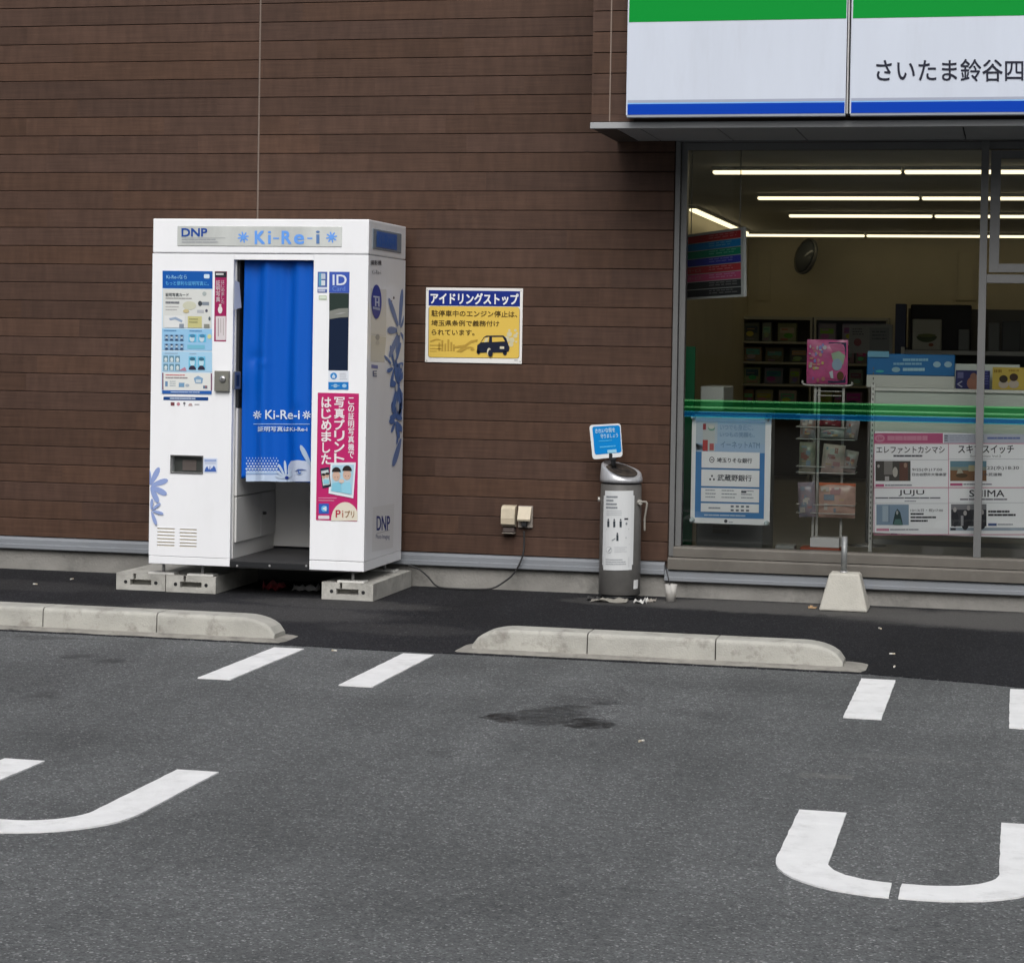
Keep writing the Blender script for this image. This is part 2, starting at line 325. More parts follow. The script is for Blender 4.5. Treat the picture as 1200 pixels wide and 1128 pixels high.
TXT = {}
def glyphs(s):
    k = s
    if k not in TXT:
        c = bpy.data.curves.new('lettering', 'FONT'); c.body = s; c.resolution_u = 3
        o = bpy.data.objects.new('lettering', c); COL.objects.link(o); bpy.context.view_layer.update()
        me = bpy.data.meshes.new_from_object(o.evaluated_get(bpy.context.evaluated_depsgraph_get()))
        v = [(p.co.x, p.co.y) for p in me.vertices]; f = [list(p.vertices) for p in me.polygons]
        bpy.data.objects.remove(o); bpy.data.curves.remove(c); bpy.data.meshes.remove(me)
        x0 = min(a for a, _ in v); x1 = max(a for a, _ in v); y0 = min(b for _, b in v); y1 = max(b for _, b in v)
        TXT[k] = ([((a-x0)/(x1-x0), (b-y0)/(y1-y0)) for a, b in v], f)
    return TXT[k]
class Print:
    """flat printing on a surface: coloured shapes and letters, each layer a hair proud of the last.
    mapf(u,v,d) gives the 3D point for print coordinates u (right), v (down) at height d over the surface."""
    def __init__(s, mapf, rough=.45): s.m = mapf; s.v = []; s.f = []; s.fm = []; s.mats = []; s.rough = rough
    def mat(s, c):
        m = c if not isinstance(c, tuple) else plain(c, s.rough, 0, .25)
        if m not in s.mats: s.mats.append(m)
        return s.mats.index(m)
    def poly(s, pts, c, l=1):
        b = len(s.v); s.v += [s.m(u, v, l*.0012) for u, v in pts]; s.f.append(list(range(b, b+len(pts)))); s.fm.append(s.mat(c)); return s
    def rect(s, u0, v0, u1, v1, c, l=1): return s.poly([(u0, v1), (u1, v1), (u1, v0), (u0, v0)], c, l)
    def rrect(s, u0, v0, u1, v1, r, c, l=1):
        p = []
        for cx, cy, a0 in ((u1-r, v0+r, -90), (u1-r, v1-r, 0), (u0+r, v1-r, 90), (u0+r, v0+r, 180)):
            for k in range(5):
                a = math.radians(a0+k*22.5); p.append((cx+r*math.cos(a), cy+r*math.sin(a)))
        return s.poly(p[::-1], c, l)
    def ell(s, cu, cv, ru, rv, c, l=1, n=18, a0=0, a1=360):
        return s.poly([(cu+ru*math.cos(math.radians(a0+(a1-a0)*i/n)), cv-rv*math.sin(math.radians(a0+(a1-a0)*i/n))) for i in range(n if a1-a0 == 360 else n+1)], c, l)
    def petal(s, cu, cv, ang, r0, r1, wd, c, l=1):
        ca, sa = math.cos(math.radians(ang)), math.sin(math.radians(ang)); p = []
        for i in range(14):
            a = 2*math.pi*i/14; t = (1-math.cos(a))/2; x = r0+(r1-r0)*t; y = wd*math.sin(a)*(.55+.45*t); p.append((cu+x*ca-y*sa, cv-(x*sa+y*ca)))
        return s.poly(p, c, l)
    def text(s, t, u0, v0, u1, v1, c, l=2, bold=0.0):
        g, f = glyphs(t); e = bold*min(v1-v0, (u1-u0)/max(1, len(t))*1.2)*.75
        for k, (dx, dy) in enumerate(((-e, -e), (e, -e), (-e, e), (e, e)) if bold else ((0, 0),)):
            b = len(s.v); s.v += [s.m(u0+x*(u1-u0)+dx, v1-y*(v1-v0)+dy, l*.0012+k*.00025) for x, y in g]
            s.f += [[b+i for i in q] for q in f]; s.fm += [s.mat(c)]*len(f)
        return s
    def vtext(s, t, u0, v0, u1, v1, c, l=2, bold=0.0):
        h = (v1-v0)/len(t)
        for i, ch in enumerate(t):
            k = .12 if ch not in 'ァィゥェォャュョッ' else .3
            s.text(ch, u0+(u1-u0)*(.02 if ch != 'し' else .12), v0+i*h+h*.06, u1-(u1-u0)*(.02 if ch != 'し' else .12), v0+(i+1)*h-h*.06, c, l, bold)
        return s
    def bars(s, u0, v0, u1, v1, rows, c, l=2, fill=.45, seed=1, gap=.12):
        """lines of print too small to read"""
        R = random.Random(seed); h = (v1-v0)/rows
        for r in range(rows):
            u = u0; end = u0+(u1-u0)*R.uniform(.75, 1)
            while u < end:
                w = (u1-u0)*R.uniform(.06, .22); s.rect(u, v0+r*h, min(u+w, end), v0+r*h+h*fill, c, l); u += w+(u1-u0)*gap*R.uniform(.2, .6)
        return s
    def build(s, name, parent=None):
        o = obj(name, s.v, s.f, None, parent, mats=s.mats, fmat=s.fm); return o
def on_y(y): return lambda u, v, d: wp(u, v, y-d)
def on_x(x): return lambda u, v, d: xp(u, v, x+d)
def quad_map(p00, p10, p01, p11, W=1., Hh=1.):
    """p00 top-left, p10 top-right, p01 bottom-left, p11 bottom-right; u 0..W, v 0..H"""
    p00, p10, p01, p11 = map(Vector, (p00, p10, p01, p11)); n = (p01-p00).cross(p10-p00).normalized()
    def m(u, v, d):
        a, b = u/W, v/Hh; return p00*(1-a)*(1-b)+p10*a*(1-b)+p01*(1-a)*b+p11*a*b+n*d
    return m
def kind(o, k='structure'): o['kind'] = k; return o

# ================================================================== GROUND
LOT = asphalt_mat('lot_asphalt', (.098, .1025, .105), (.27, .275, .278), (.064, .067, .069),
    stains=[(-1.90, -4.20, .10, .12, 1.0), (-1.74, -4.10, .18, .26, .68), (-1.58, -4.25, .12, .14, 1.0), (-1.68, -3.90, .08, .07, .65), (-1.63, -3.75, .06, .05, .5), (-1.70, -3.70, .16, .12, .25),
            (-1.95, -5.0, .06, .10, .3), (-3.92, -3.35, .10, .12, .5), (-4.15, -3.25, .10, .07, .4), (-3.80, -4.3, .07, .12, .4), (-4.3, -4.05, .07, .1, .45), (-4.0, -4.75, .2, .25, .45),
            (-1.16, -3.9, .2, .12, .2), (-4.55, -2.75, .3, .07, .4), (-2.6, -3.0, .5, .3, .12), (-1.2, -3.1, .6, .25, .15)],
    pale=[(-.60, -4.99, .10, .055, .30), (-.25, -4.6, .5, .06, .08)], speck=.45)
WALK = asphalt_mat('walkway_asphalt', (.0155, .016, .019), (.075, .077, .08), (.007, .007, .009),
    pale=[(-3.9, -1.5, .9, .4, .16), (-1.2, -.30, 1.2, .35, .36), (.4, -.45, 1.6, .55, .40), (-3.0, -1.9, .5, .25, .08), (-4.9, -1.7, .6, .3, .08), (-2.2, -.35, .35, .2, .18), (-3.6, -1.0, .7, .25, .16), (-5.6, -.8, .8, .3, .08)], speck=.8)
lot = kind(obj('parking_lot', [(-250, -400, 0), (250, -400, 0), (250, 250, 0), (-250, 250, 0)], [[0, 1, 2, 3]], LOT))
top(lot, 'grey asphalt parking lot with oil stains and white bay lines', 'ground', kind='structure')
edge = [(-14, -2.60), (-5.4, -2.60), (-3.5, -2.60), (-3.275, -2.61), (-2.91, -2.63), (-2.56, -2.615), (-.62, -2.605), (-.30, -2.677), (-.12, -2.714), (.06, -2.777), (.4, -2.83), (1.2, -2.85), (7, -2.85)]
ev = []
for i in range(len(edge)-1):
    (xa, ya), (xb, yb) = edge[i], edge[i+1]; n = max(1, int((xb-xa)/.08)) if xa > -6 and xb < 2 else 1
    for k in range(n):
        t = k/n; ev.append((xa+(xb-xa)*t, ya+(yb-ya)*t+random.uniform(-.006, .006), .005))
ev.append((7, -2.85, .005))
nE = len(ev)
walk = kind(obj('pavement', ev+[(7, .06, .005), (-14, .06, .005)]+[(x, y-.004, -.001) for x, y, z in ev], [list(range(nE+2))]+[[i, nE+2+i, nE+3+i, i+1] for i in range(nE-1)], WALK))
top(walk, 'dark asphalt pavement strip along the foot of the wall', 'pavement', kind='structure')

def worn(poly, name, label, z=.005):
    """painted marking with slightly ragged edges, a thin slab of thermoplastic paint"""
    pts = []
    for i in range(len(poly)):
        a, b = Vector(poly[i]), Vector(poly[(i+1) % len(poly)]); n = max(1, int((b-a).length/.05))
        for k in range(n):
            p = a.lerp(b, k/n); pts.append((p.x+random.uniform(-.0015, .0015), p.y+random.uniform(-.002, .002)))
    n = len(pts); v = [(x, y, z) for x, y in pts]+[(x, y, .0) for x, y in pts]
    f = [list(range(n))]+[[i, n+i, n+(i+1) % n, (i+1) % n] for i in range(n)]
    o = obj(name, v, f, PAINTW, lot); o['label'] = label; return o
XL1, XL2, XR1, XR2, LW = -3.382, -2.755, -.636, .003, .149
for x, y0, y1, lb in ((XL1, -2.715, -3.695, 'white bay dash left of the booth curtain'), (XL2, -2.70, -3.685, 'white bay dash in the gap between the two wheel stops'),
                  (XR1, -2.76, -3.80, 'white bay dash beside the right wheel stop end'), (XR2, -2.845, -3.83, 'white bay dash cut off by the right picture edge')):
    worn([(x, y1), (x+LW, y1), (x+LW, y0), (x, y0)], 'bay_line', lb)
def arm(x, side, lb):
    """half of a U: leg along y and a quarter bend towards the middle. side=+1: left leg bending right"""
    R, yb, ye = .345, -6.26, -5.58
    ox = x if side > 0 else x+LW
    o, i = [], []
    xm = -3.01 if x < -2 else -.287
    cxc = ox+side*R
    for k in range(11):
        a = math.pi*(k/10)/2; o.append((cxc-side*R*math.cos(a), yb-R*math.sin(a))); i.append((cxc-side*(R-LW)*math.cos(a), yb-(R-LW*1.05)*math.sin(a)))
    xe = xm-side*.013
    o = [p for p in o if side*(xe-p[0]) > .0]+[(xe, yb-R)]; i = [p for p in i if side*(xe-p[0]) > 0]+[(xe, yb-R+LW*1.05)]
    p = [(ox, ye)]+o+i[::-1]+[(ox+side*LW, ye)]
    worn(p, 'bay_loop', lb)
arm(XL2+.034, -1, 'right arm of the U-shaped bay loop at the left picture edge'); arm(XL1+.032, 1, 'left arm of the bay loop cut by the left picture edge')
arm(XR1, 1, 'left arm of the U-shaped bay loop at the lower right'); arm(XR2-.019, -1, 'right arm of the bay loop cut by the right picture edge')

# ================================================================== BUILDING
bld = thing('store_building', (-2, 0, 0), 'convenience store clad in dark brown wood-grain siding with glass front', 'building')
Z0, DZ, SX = .2119, .1125, -4.475
box('wall_core', -9.6, -1.93, .014, .16, .10, 4.1, BACK, bld)
box('rear_wall', -9.6, 6.2, 10.45, 10.6, .0, 4.1, BACK, bld); box('side_wall', -9.6, -9.5, .16, 10.45, 0, 4.1, BACK, bld); box('side_wall', 6.1, 6.2, .16, 10.45, 0, 4.1, BACK, bld)
box('roof', -9.6, 6.2, -.02, 10.6, 4.1, 4.16, ALU, bld)
box('wall_core', 3.5, 6.2, .014, .16, .10, 4.1, BACK, bld); box('wall_core', -1.93, 3.5, .03, .16, 2.66, 4.1, BACK, bld)
box('foundation', -9.6, 6.2, .004, .16, -.05, .135, FOUND, bld)
# siding boards, one object each: shiplap with chamfered top and a dark groove
def board_mesh(ln):
    p = [(.013, .000), (.0, .0012), (.0, DZ-.008), (.004, DZ-.0036), (.013, DZ-.0036)]
    n = len(p); v = [(0, y, z) for y, z in p]+[(ln, y, z) for y, z in p]
    f = [[i, (i+1) % n, n+(i+1) % n, n+i][::-1] for i in range(n)]+[list(range(n)), list(range(n, 2*n))[::-1]]
    me = bpy.data.meshes.new('siding_board'); me.from_pydata(v, [], f); me.materials.append(WOOD); me.update(); return me
def boards(parent, x0, x1, y, zs):
    me = board_mesh(x1-x0)
    for z in zs:
        o = bpy.data.objects.new('siding_board', me); COL.objects.link(o); o.parent = parent
        o.location = Vector((x0, y, z))-ORI[parent.name]
zs = [Z0+DZ*k for k in range(34)]
boards(bld, -7.508, SX-.006, 0, zs); boards(bld, SX+.006, -1.942, 0, zs); boards(bld, -9.6, -7.524, 0, zs); boards(bld, 3.56, 6.2, 0, zs)
for x in (SX, -7.516): box('seam_trim', x-.005, x+.005, .0015, .013, Z0, 4.05, TRIMC, bld)
# base flashing
fl = lambda zt, zb: [(.013, zt), (-.012, zt-.004), (-.026, zt-.016), (-.026, zt-.042), (-.034, zt-.046), (-.034, zb+.006), (-.026, zb), (.01, zb)]
extrude_x('base_flashing', fl(.2075, .132), -9.6, -1.955, ALU, bld); extrude_x('base_flashing', fl(.168, .098), -1.953, 3.5, ALU, bld)
extrude_x('base_flashing', fl(.2075, .132), 3.56, 6.2, ALU, bld)
# window wall frame
FT = 2.628
wf = box('window_frame', -1.932, -1.905, -.018, .09, .245, FT, ALUD, bld)
box('jamb', -1.901, -1.868, .012, .085, .302, FT-.001, ALUD, wf)
MX = [(-.213, -.172), (.80, .841), (2.05, 2.091), (3.46, 3.5)]
for a, b_ in MX: box('mullion', a, b_, -.012, .09, .302, FT-.001, ALUD, wf)
extrude_x('sill', [(-.03, .243), (-.03, .292), (-.022, .300), (.09, .302), (.09, .243)], -1.904, 3.5, BRONZE, wf)
extrude_x('sill', [(-.040, .17), (-.040, .228), (-.03, .238), (.09, .24), (.09, .17)], -1.934, 3.5, BRONZE, wf)
box('head', -1.868, 3.46, .014, .085, 2.585, FT-.002, ALUD, wf)
# transom and opening sash in the bays right of the first mullion
for (a, b_), (c_, d_) in zip(MX[:-1], MX[1:]):
    box('transom', b_+.001, c_-.001, -.008, .085, 1.838, 1.885, ALUD, wf)
    for nm, q in (('sash', (b_+.012, b_+.066, 1.897, 2.575)), ('sash', (c_-.066, c_-.012, 1.897, 2.575)), ('sash', (b_+.0665, c_-.0665, 1.898, 1.945)), ('sash', (b_+.0665, c_-.0665, 2.53, 2.574))):
        box(nm, q[0], q[1], -.004, .06, q[2], q[3], ALUD, wf)
def pane(x0, x1, z0, z1, y=.045): return obj('window_pane', [(x0, y, z0), (x1, y, z0), (x1, y, z1), (x0, y, z1)], [[0, 1, 2, 3]], GLASS, bld)
pane(-1.869, MX[0][0]+.004, .30, 2.59)
for (a, b_), (c_, d_) in zip(MX[:-1], MX[1:]):
    pane(b_-.004, c_+.004, .30, 1.84); pane(b_+.06, c_-.06, 1.94, 2.535, .03)
# coloured film stripes on the glass
GD, GL_, BD, BL_ = film_mat((.006, .20, .05), .12), film_mat((.16, .58, .22), .30), film_mat((.004, .11, .30), .30), film_mat((.04, .36, .58), .28)
zref = wp(900, 480, .042).z
pxm = 1/203.
for x0, x1 in ((-1.866, MX[0][0]-.001), (MX[0][1]+.001, MX[1][0]-.001), (MX[1][1]+.001, MX[2][0]-.001), (MX[2][1]+.001, MX[3][0]-.001)):
    dv = 0
    for va, vb, m in ((470, 472, GL_), (472, 477.8, GD), (477.8, 479.8, GL_), (479.8, 483.3, GD), (483.6, 484.7, BL_), (484.7, 489.4, BD), (489.4, 490.4, BL_)):
        za, zb = zref+(480-va)*pxm, zref+(480-vb)*pxm
        obj('film_stripe', [(x0, .0435, zb), (x1, .0435, zb), (x1, .0435, za), (x0, .0435, za)], [[0, 1, 2, 3]], m, bld)

# canopy box over the shop front
cx0 = -2.278
can = box('canopy', cx0+.01, 6.2, -.786, -.002, 2.665, 4.1, BACK, bld)
zs2 = [2.672+DZ*k-.08 for k in range(1, 13)]
boards(can, cx0, -2.181, -.80, zs2); boards(can, -2.173, -2.045, -.80, zs2)
box('lower_board', cx0, -2.181, -.80, -.787, 2.667, 2.672+DZ-.08, WOOD, can); box('lower_board', -2.173, -2.045, -.80, -.787, 2.667, 2.672+DZ-.08, WOOD, can)
box('corner_trim', -2.1805, -2.1735, -.803, -.788, 2.667, 4.05, plain((.20, .15, .12), .6), can)
box('end_cladding', cx0, cx0+.009, -.799, -.003, 2.667, 4.05, WOOD, can)
box('drip_edge', cx0-.004, 6.2, -.815, -.79, 2.628, 2.662, SOFFIT, can, .002)
box('end_drip', cx0-.004, cx0+.12, -.789, -.003, 2.634, 2.662, plain((.05, .042, .037), .6), can)
xs_ = [cx0+.124, -2.02, -1.60, -1.18, -.30, .58, 1.46, 2.34, 3.22, 4.10, 4.98, 6.1]
for i in range(len(xs_)-1):
    box('soffit_panel', xs_[i]+.004, xs_[i+1]-.004, -.788, -.035, 2.634, 2.646, SOFFIT, can)
box('soffit_trim', -1.93, 6.1, -.034, .012, 2.629, 2.650, ALUD, can)

# ================================================================== SHOP SIGN
sg = thing('shop_sign', (0, -.88, 2.68), 'long white shop sign with green top and blue bottom stripe above the window', 'sign')
SYF, ZB = -.90, 2.683
Q = lambda u, v: wp(u, v, SYF)
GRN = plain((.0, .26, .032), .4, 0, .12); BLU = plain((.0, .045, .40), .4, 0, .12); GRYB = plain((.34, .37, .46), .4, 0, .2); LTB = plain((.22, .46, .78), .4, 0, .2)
def sign_panel(x0, x1):
    # cross section: front leans out slightly, rounded lower lip
    prof = [(-.80, 2.70), (-.878, 2.676), (-.895, 2.680), (SYF, 2.6905), (SYF, 3.95), (-.89, 3.97), (-.80, 3.97)]
    p = extrude_x('sign_panel', prof, x0, x1, ACRYL, sg)
    y = SYF-.0015
    for nm, za, zb, m in (('blue_stripe', 2.6915, 2.7485, BLU), ('lip_reflection_line', 2.7488, 2.7555, LTB), ('lip_reflection_band', 2.7558, 2.770, GRYB), ('green_stripe', 3.187, 3.90, GRN)):  # grey band and pale line paint the reflection on the curved lip
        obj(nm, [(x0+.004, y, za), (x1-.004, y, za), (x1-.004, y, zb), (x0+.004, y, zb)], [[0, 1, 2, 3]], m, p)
    box('end_strip', x0-.004, x0-.0005, SYF+.002, -.80, 2.69, 3.96, ACRYL, p)
xd = -.888
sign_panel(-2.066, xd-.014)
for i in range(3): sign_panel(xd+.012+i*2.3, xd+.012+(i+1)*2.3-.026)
box('joint_strip', xd-.0085, xd-.001, -.903, -.80, 2.69, 3.95, GALV, sg); box('joint_shade_strip', xd-.0005, xd+.007, -.87, -.80, 2.69, 3.95, DARK, sg)  # black strip stands in for the shade inside the panel joint
pr = Print(on_y(SYF-.001)); pr.text('さいたま鈴谷四', 1027, 69.5, 1199, 95.5, (.012, .014, .03), 1, .012); pr.build('lettering', sg)

# ================================================================== STORE INTERIOR (seen through the glass)
IFZ = .10
CEIL = 2.632
INB = surf('beige_interior_wall', (.56, .51, .38), .7, var=.05)
kind(obj('interior_floor', [(-2.8, .16, IFZ), (6.1, .16, IFZ), (6.1, 10.45, IFZ), (-2.8, 10.45, IFZ)], [[0, 1, 2, 3]], surf('floor_tile', (.42, .41, .38), .3, var=.1)))
kind(obj('interior_ceiling', [(-2.8, .16, CEIL), (-2.8, 10.45, CEIL), (6.1, 10.45, CEIL), (6.1, .16, CEIL)], [[0, 1, 2, 3]], surf('ceiling_board', (.55, .54, .50), .9, var=.05)))
iw = kind(box('interior_back_wall', -2.8, 6.1, 10.32, 10.44, IFZ+.001, CEIL-.001, INB))
kind(box('interior_side_wall', -2.8, -2.75, .165, 10.318, IFZ+.001, CEIL-.001, INB)); kind(box('interior_side_wall', 6.04, 6.09, .165, 10.318, IFZ+.001, CEIL-.001, INB))
box('front_wall_lining', -2.75, -1.92, .165, .19, IFZ, CEIL, INB, bld); box('front_wall_lining', 3.5, 6.05, .165, .19, IFZ, CEIL, INB, bld)
for r in ((886, 292, 903, 352), (1119, 293, 1144, 352)):       # framed panels on the rear wall
    x0, x1, z0, z1 = PR(*r, 10.31)
    for q in ((x0, x1, z1-.025, z1), (x0, x0+.025, z0, z1-.026), (x1-.025, x1, z0, z1-.026), (x0+.026, x1-.026, z0, z0+.025)): box('wall_frame', q[0], q[1], 10.305, 10.319, q[2], q[3], plain((.55, .50, .38), .6), iw)
TUBE = emit_mat((1.0, .85, .54), 1.7); HOUSE = plain((.55, .55, .53), .5)
def line_light(p, q, label, group):
    p, q = Vector(p), Vector(q); t = thing('ceiling_light', ((p+q)/2)+Vector((0, 0, .03)), label, 'ceiling light', group)
    d = (q-p).normalized(); s = Vector((-d.y, d.x, 0)); ln = (q-p).length
    M = Matrix(((d.x, s.x, 0, p.x), (d.y, s.y, 0, p.y), (0, 0, 1, 0), (0, 0, 0, 1)))
    box('housing', 0, ln, -.035, .035, 2.606, CEIL-.001, HOUSE, t, M=M)
    box('tube', .004, ln-.004, -.03, .03, 2.584, 2.6055, TUBE, t, .008, M=M)
ORD = ['leftmost', 'second', 'third', 'fourth', 'fifth']
rows = [(1.74, -1.963, 'nearest the shop window'), (4.19, -1.955, 'second from the shop window'), (6.40, -1.94, 'third from the shop window'), (9.66, -2.73, 'along the rear wall')]
for y, x, w_ in rows:
    k = 0
    while x+k*1.235 < 2.0:
        line_light((x+k*1.235, y, 2.6), (x+k*1.235+1.222, y, 2.6), ORD[k]+' ceiling line light from the left in the row '+w_, 'ceiling line lights'); k += 1
for k in range(3): line_light((-2.66, 5.6+k*1.235, 2.6), (-2.66, 5.6+k*1.235+1.222, 2.6), ['near', 'middle', 'far'][k]+' ceiling line light of the row running away from the window at left', 'ceiling line lights')

# service board hanging inside, running away from the glass
pA, pB = wp(871, 266, .13), wp(871.5, 347.5, .13); pC, pD = wp(803, 275.5, .62), wp(803.5, 351.5, .62)
sb = thing('service_board', (pB.x, .26, pB.z), 'hanging board of red, blue, green and black service bands behind the glass', 'sign')
qm = quad_map(pC, pA, pD, pB, 100, 100)
pr = Print(qm)
n_ = (pD-pC).cross(pA-pC).normalized()
obj('panel', [pC, pA, pB, pD, pC-n_*.02, pA-n_*.02, pB-n_*.02, pD-n_*.02], [[3, 2, 1, 0], [4, 5, 6, 7], [0, 1, 5, 4], [1, 2, 6, 5], [2, 3, 7, 6], [3, 0, 4, 7]], plain((.45, .47, .47), .4), sb)
bands = [(.42, .025, .03), (.0, .20, .52), (.0, .22, .13), (.03, .04, .34), (.42, .035, .045), (.52, .08, .20), (.03, .033, .036), (.024, .027, .03)]
for i, c in enumerate(bands):
    v0 = 4+i*11.7; pr.rect(3, v0, 96, v0+10.6, c, 1)
    pr.bars(42, v0+2, 92, v0+9, 2, tuple(min(.6, q*1.5+.16) for q in c), 2, .35, seed=i)
for i, s_ in ((4, 'サービス'), (5, 'サービス')): pr.text(s_, 6, 4+i*11.7+3, 28, 4+i*11.7+8, (.4, .3, .3), 2)
pr.build('printed_bands', sb)
for u in (8, 92):
    a = qm(u, 0, -.01); cyl('hanging_wire', a, (a.x, a.y, CEIL), .003, .003, GALV, sb, 6)

# round security mirror on the rear wall
mc = wp(946, 301, 9.95); mr_ = thing('security_mirror', (mc.x, 10.3, mc.z), 'dark round security mirror turned aside high on the rear wall', 'mirror')
RM = Matrix.Translation(mc) @ Matrix.Rotation(math.radians(-52), 4, 'Z') @ Matrix.Rotation(math.radians(-14), 4, 'X')
rg = [[RM @ Vector(p) for p in ring((0, -.10*math.cos(k/6*1.2), 0), max(.001, .175*math.sin(k/6*1.2)/math.sin(1.2)), 24, 'y')] for k in range(7)]
loft('mirror_dome', rg, plain((.06, .065, .065), .12), mr_)
loft('rim', [[RM @ Vector(p) for p in ring((0, y, 0), r, 24, 'y')] for y, r in ((-.034, .178), (-.034, .188), (.0, .188), (.03, .08))], plain((.11, .11, .10), .5), mr_)
cyl('bracket', RM @ Vector((0, .03, 0)), (mc.x+.06, 10.315, mc.z+.06), .012, .012, GALV, mr_, 8)

# open shelf unit against the rear wall, with packs
def pack_print(o, R):
    bb = [Vector(b_) for b_ in o.bound_box]; x0 = min(b_.x for b_ in bb)+o.location.x; x1 = max(b_.x for b_ in bb)+o.location.x; y = min(b_.y for b_ in bb)+o.location.y
    z0 = min(b_.z for b_ in bb)+o.location.z; z1 = max(b_.z for b_ in bb)+o.location.z; w = x1-x0; h = z1-z0
    p = Print(lambda u, v, d: Vector((x0+u*w, y-.0005-d, z1-v*h)))
    c = lambda: tuple(R.uniform(.05, .6) for _ in range(3))
    p.rect(.12, R.uniform(.1, .3), .88, R.uniform(.45, .6), c(), 1); p.ell(R.uniform(.35, .65), R.uniform(.6, .75), .25, .14, c(), 2, 12); p.rect(.15, .86, R.uniform(.5, .85), .92, c(), 1); p.rect(.2, .33, R.uniform(.5, .8), .38, c(), 2); p.build('printed_front', o)
SHM = plain((.42, .42, .39), .5); SHD = plain((.16, .15, .135), .7)
def shelf_unit(u0, u1, vt, y, label, nsh, seed, vs_):
    x0, x1, _, zt = PR(u0, vt, u1, 480, y); t = thing('shelf_unit', ((x0+x1)/2, y+.2, IFZ), label, 'shelf')
    box('back_panel', x0+.02, x1-.02, y+.33, y+.345, IFZ+.02, zt-.02, SHD, t)
    for x in (x0, x1-.022): box('upright', x, x+.022, y, y+.35, IFZ+.001, zt, SHM, t)
    box('top_board', x0+.023, x1-.023, y, y+.33, zt-.03, zt-.001, SHM, t)
    R = random.Random(seed); zz = []
    for v in vs_:
        z = wp((u0+u1)/2, v, y).z; zz.append(z); box('shelf', x0+.023, x1-.023, y+.005, y+.328, z-.022, z, SHM, t)
    zz.sort(); 
    for i, z in enumerate(zz):
        hi = (zz[i+1] if i+1 < len(zz) else zt)-z-.06; x = x0+.04
        while x < x1-.2:
            w = R.uniform(.08, .2); h = min(hi, R.uniform(.16, .3)); g_ = R.uniform(.12, .40)
            o = box('goods_pack', x, x+w, y+.04+R.uniform(0, .08), y+.26, z+.001, z+h, plain((g_*R.uniform(.6, 1.4), g_*R.uniform(.7, 1.2), g_*R.uniform(.5, 1.4)), .5), None, .006, loc=(x+w/2, y+.15, z)); pack_print(o, R)
            top(o, 'small dim pack of goods standing in the '+label.split(' against')[0].split(' behind')[0], 'package', 'packs in the '+label[:34]); x += w+R.uniform(.01, .07)
    return t
shelf_unit(866, 951, 371, 9.96, 'grey open shelf unit against the rear wall left of the pink bag', 4, 3, (400, 424, 450, 476))
shelf_unit(953, 1040, 372, 9.96, 'wide dark shelf unit against the rear wall behind the pink bag', 4, 5, (402, 426, 452, 478))

# gondola shelf in the middle of the shop
GY = 3.2
gx0, gx1, _, gz = PR(1060, 411, 1200, 480, GY); gx1 += 1.6
gt = thing('gondola_shelf', ((gx0+gx1)/2, GY+.3, IFZ), 'grey gondola shelf of goods across the middle of the shop', 'shelf')
box('back_panel', gx0, gx1, GY+.36, GY+.38, IFZ+.1, gz+.30, SHD, gt); box('top_shelf', gx0, gx1, GY, GY+.355, gz-.03, gz, plain((.35, .36, .36), .5), gt)
for k in range(1, 4): box('shelf', gx0, gx1, GY-.05, GY+.355, gz-.03-.32*k, gz-.32*k, SHM, gt)
box('plinth', gx0, gx1, GY-.05, GY+.38, IFZ+.001, IFZ+.098, SHD, gt)
for x in (gx0-.026, gx1): box('end_panel', x, x+.025, GY-.06, GY+.385, IFZ+.001, gz+.02, SHM, gt)
def pack(name, r, y, dep, c, label, cat, zb=None, bev=.006, rough=.5):
    x0, x1, z0, z1 = PR(*r, y)
    if zb is not None: z0 = zb
    o = box(name, x0, x1, y, y+dep, z0, z1, plain(c, rough), None, bev, loc=((x0+x1)/2, y+dep/2, z0)); return top(o, label, cat)
pack('carton', (1067, 357, 1138, 410), GY+.18, .15, (.012, .010, .012), 'large black carton on the gondola top shelf', 'box', gz+.001)
o = pack('rice_bag', (1069, 374, 1103, 410), GY+.02, .10, (.33, .33, .29), 'pale packet with a green bowl picture on the gondola', 'packet', gz+.001)
pr = Print(on_y(GY+.018)); pr.ell(1086, 394, 12, 7, (.05, .07, .03), 1, 18, 180, 360); pr.ell(1086, 393, 11, 2, (.12, .14, .05), 2); pr.ell(1091, 404, 3, 2, (.2, .05, .02), 1); pr.build('printed_bowl', o)
pack('slim_box', (1123, 386, 1136, 410), GY+.03, .10, (.14, .15, .16), 'slim grey box standing beside the black carton', 'box', gz+.001)
pack('blue_carton', (1049, 356, 1061, 408), GY-.03, .18, (.012, .018, .06), 'tall narrow dark blue panel left of the black carton', 'box', IFZ+.001, 0)
pack('goods_pack', (1158, 378, 1171, 411), GY+.03, .09, (.14, .15, .15), 'grey pack behind the mullion on the gondola', 'package', gz+.001)
pack('goods_pack', (1174, 376, 1196, 411), GY+.05, .12, (.05, .055, .055), 'dark pack at the far right of the gondola top', 'package', gz+.001)
o = pack('notice_board', (995, 380, 1046, 414), GY-.45, .02, (.17, .17, .16), 'grey notice card with a red dot behind the display stand', 'sign', None, 0)
pr = Print(on_y(GY-.452)); pr.bars(999, 385, 1013, 394, 3, (.04, .04, .04), 1, .4, 3); pr.ell(1005, 401, 4.5, 4.5, (.16, .03, .03), 1); pr.rect(1019, 384, 1042, 411, (.13, .14, .14), 1); pr.bars(1022, 388, 1040, 400, 3, (.05, .06, .06), 2, .4, 5); pr.build('printed_notice', o)
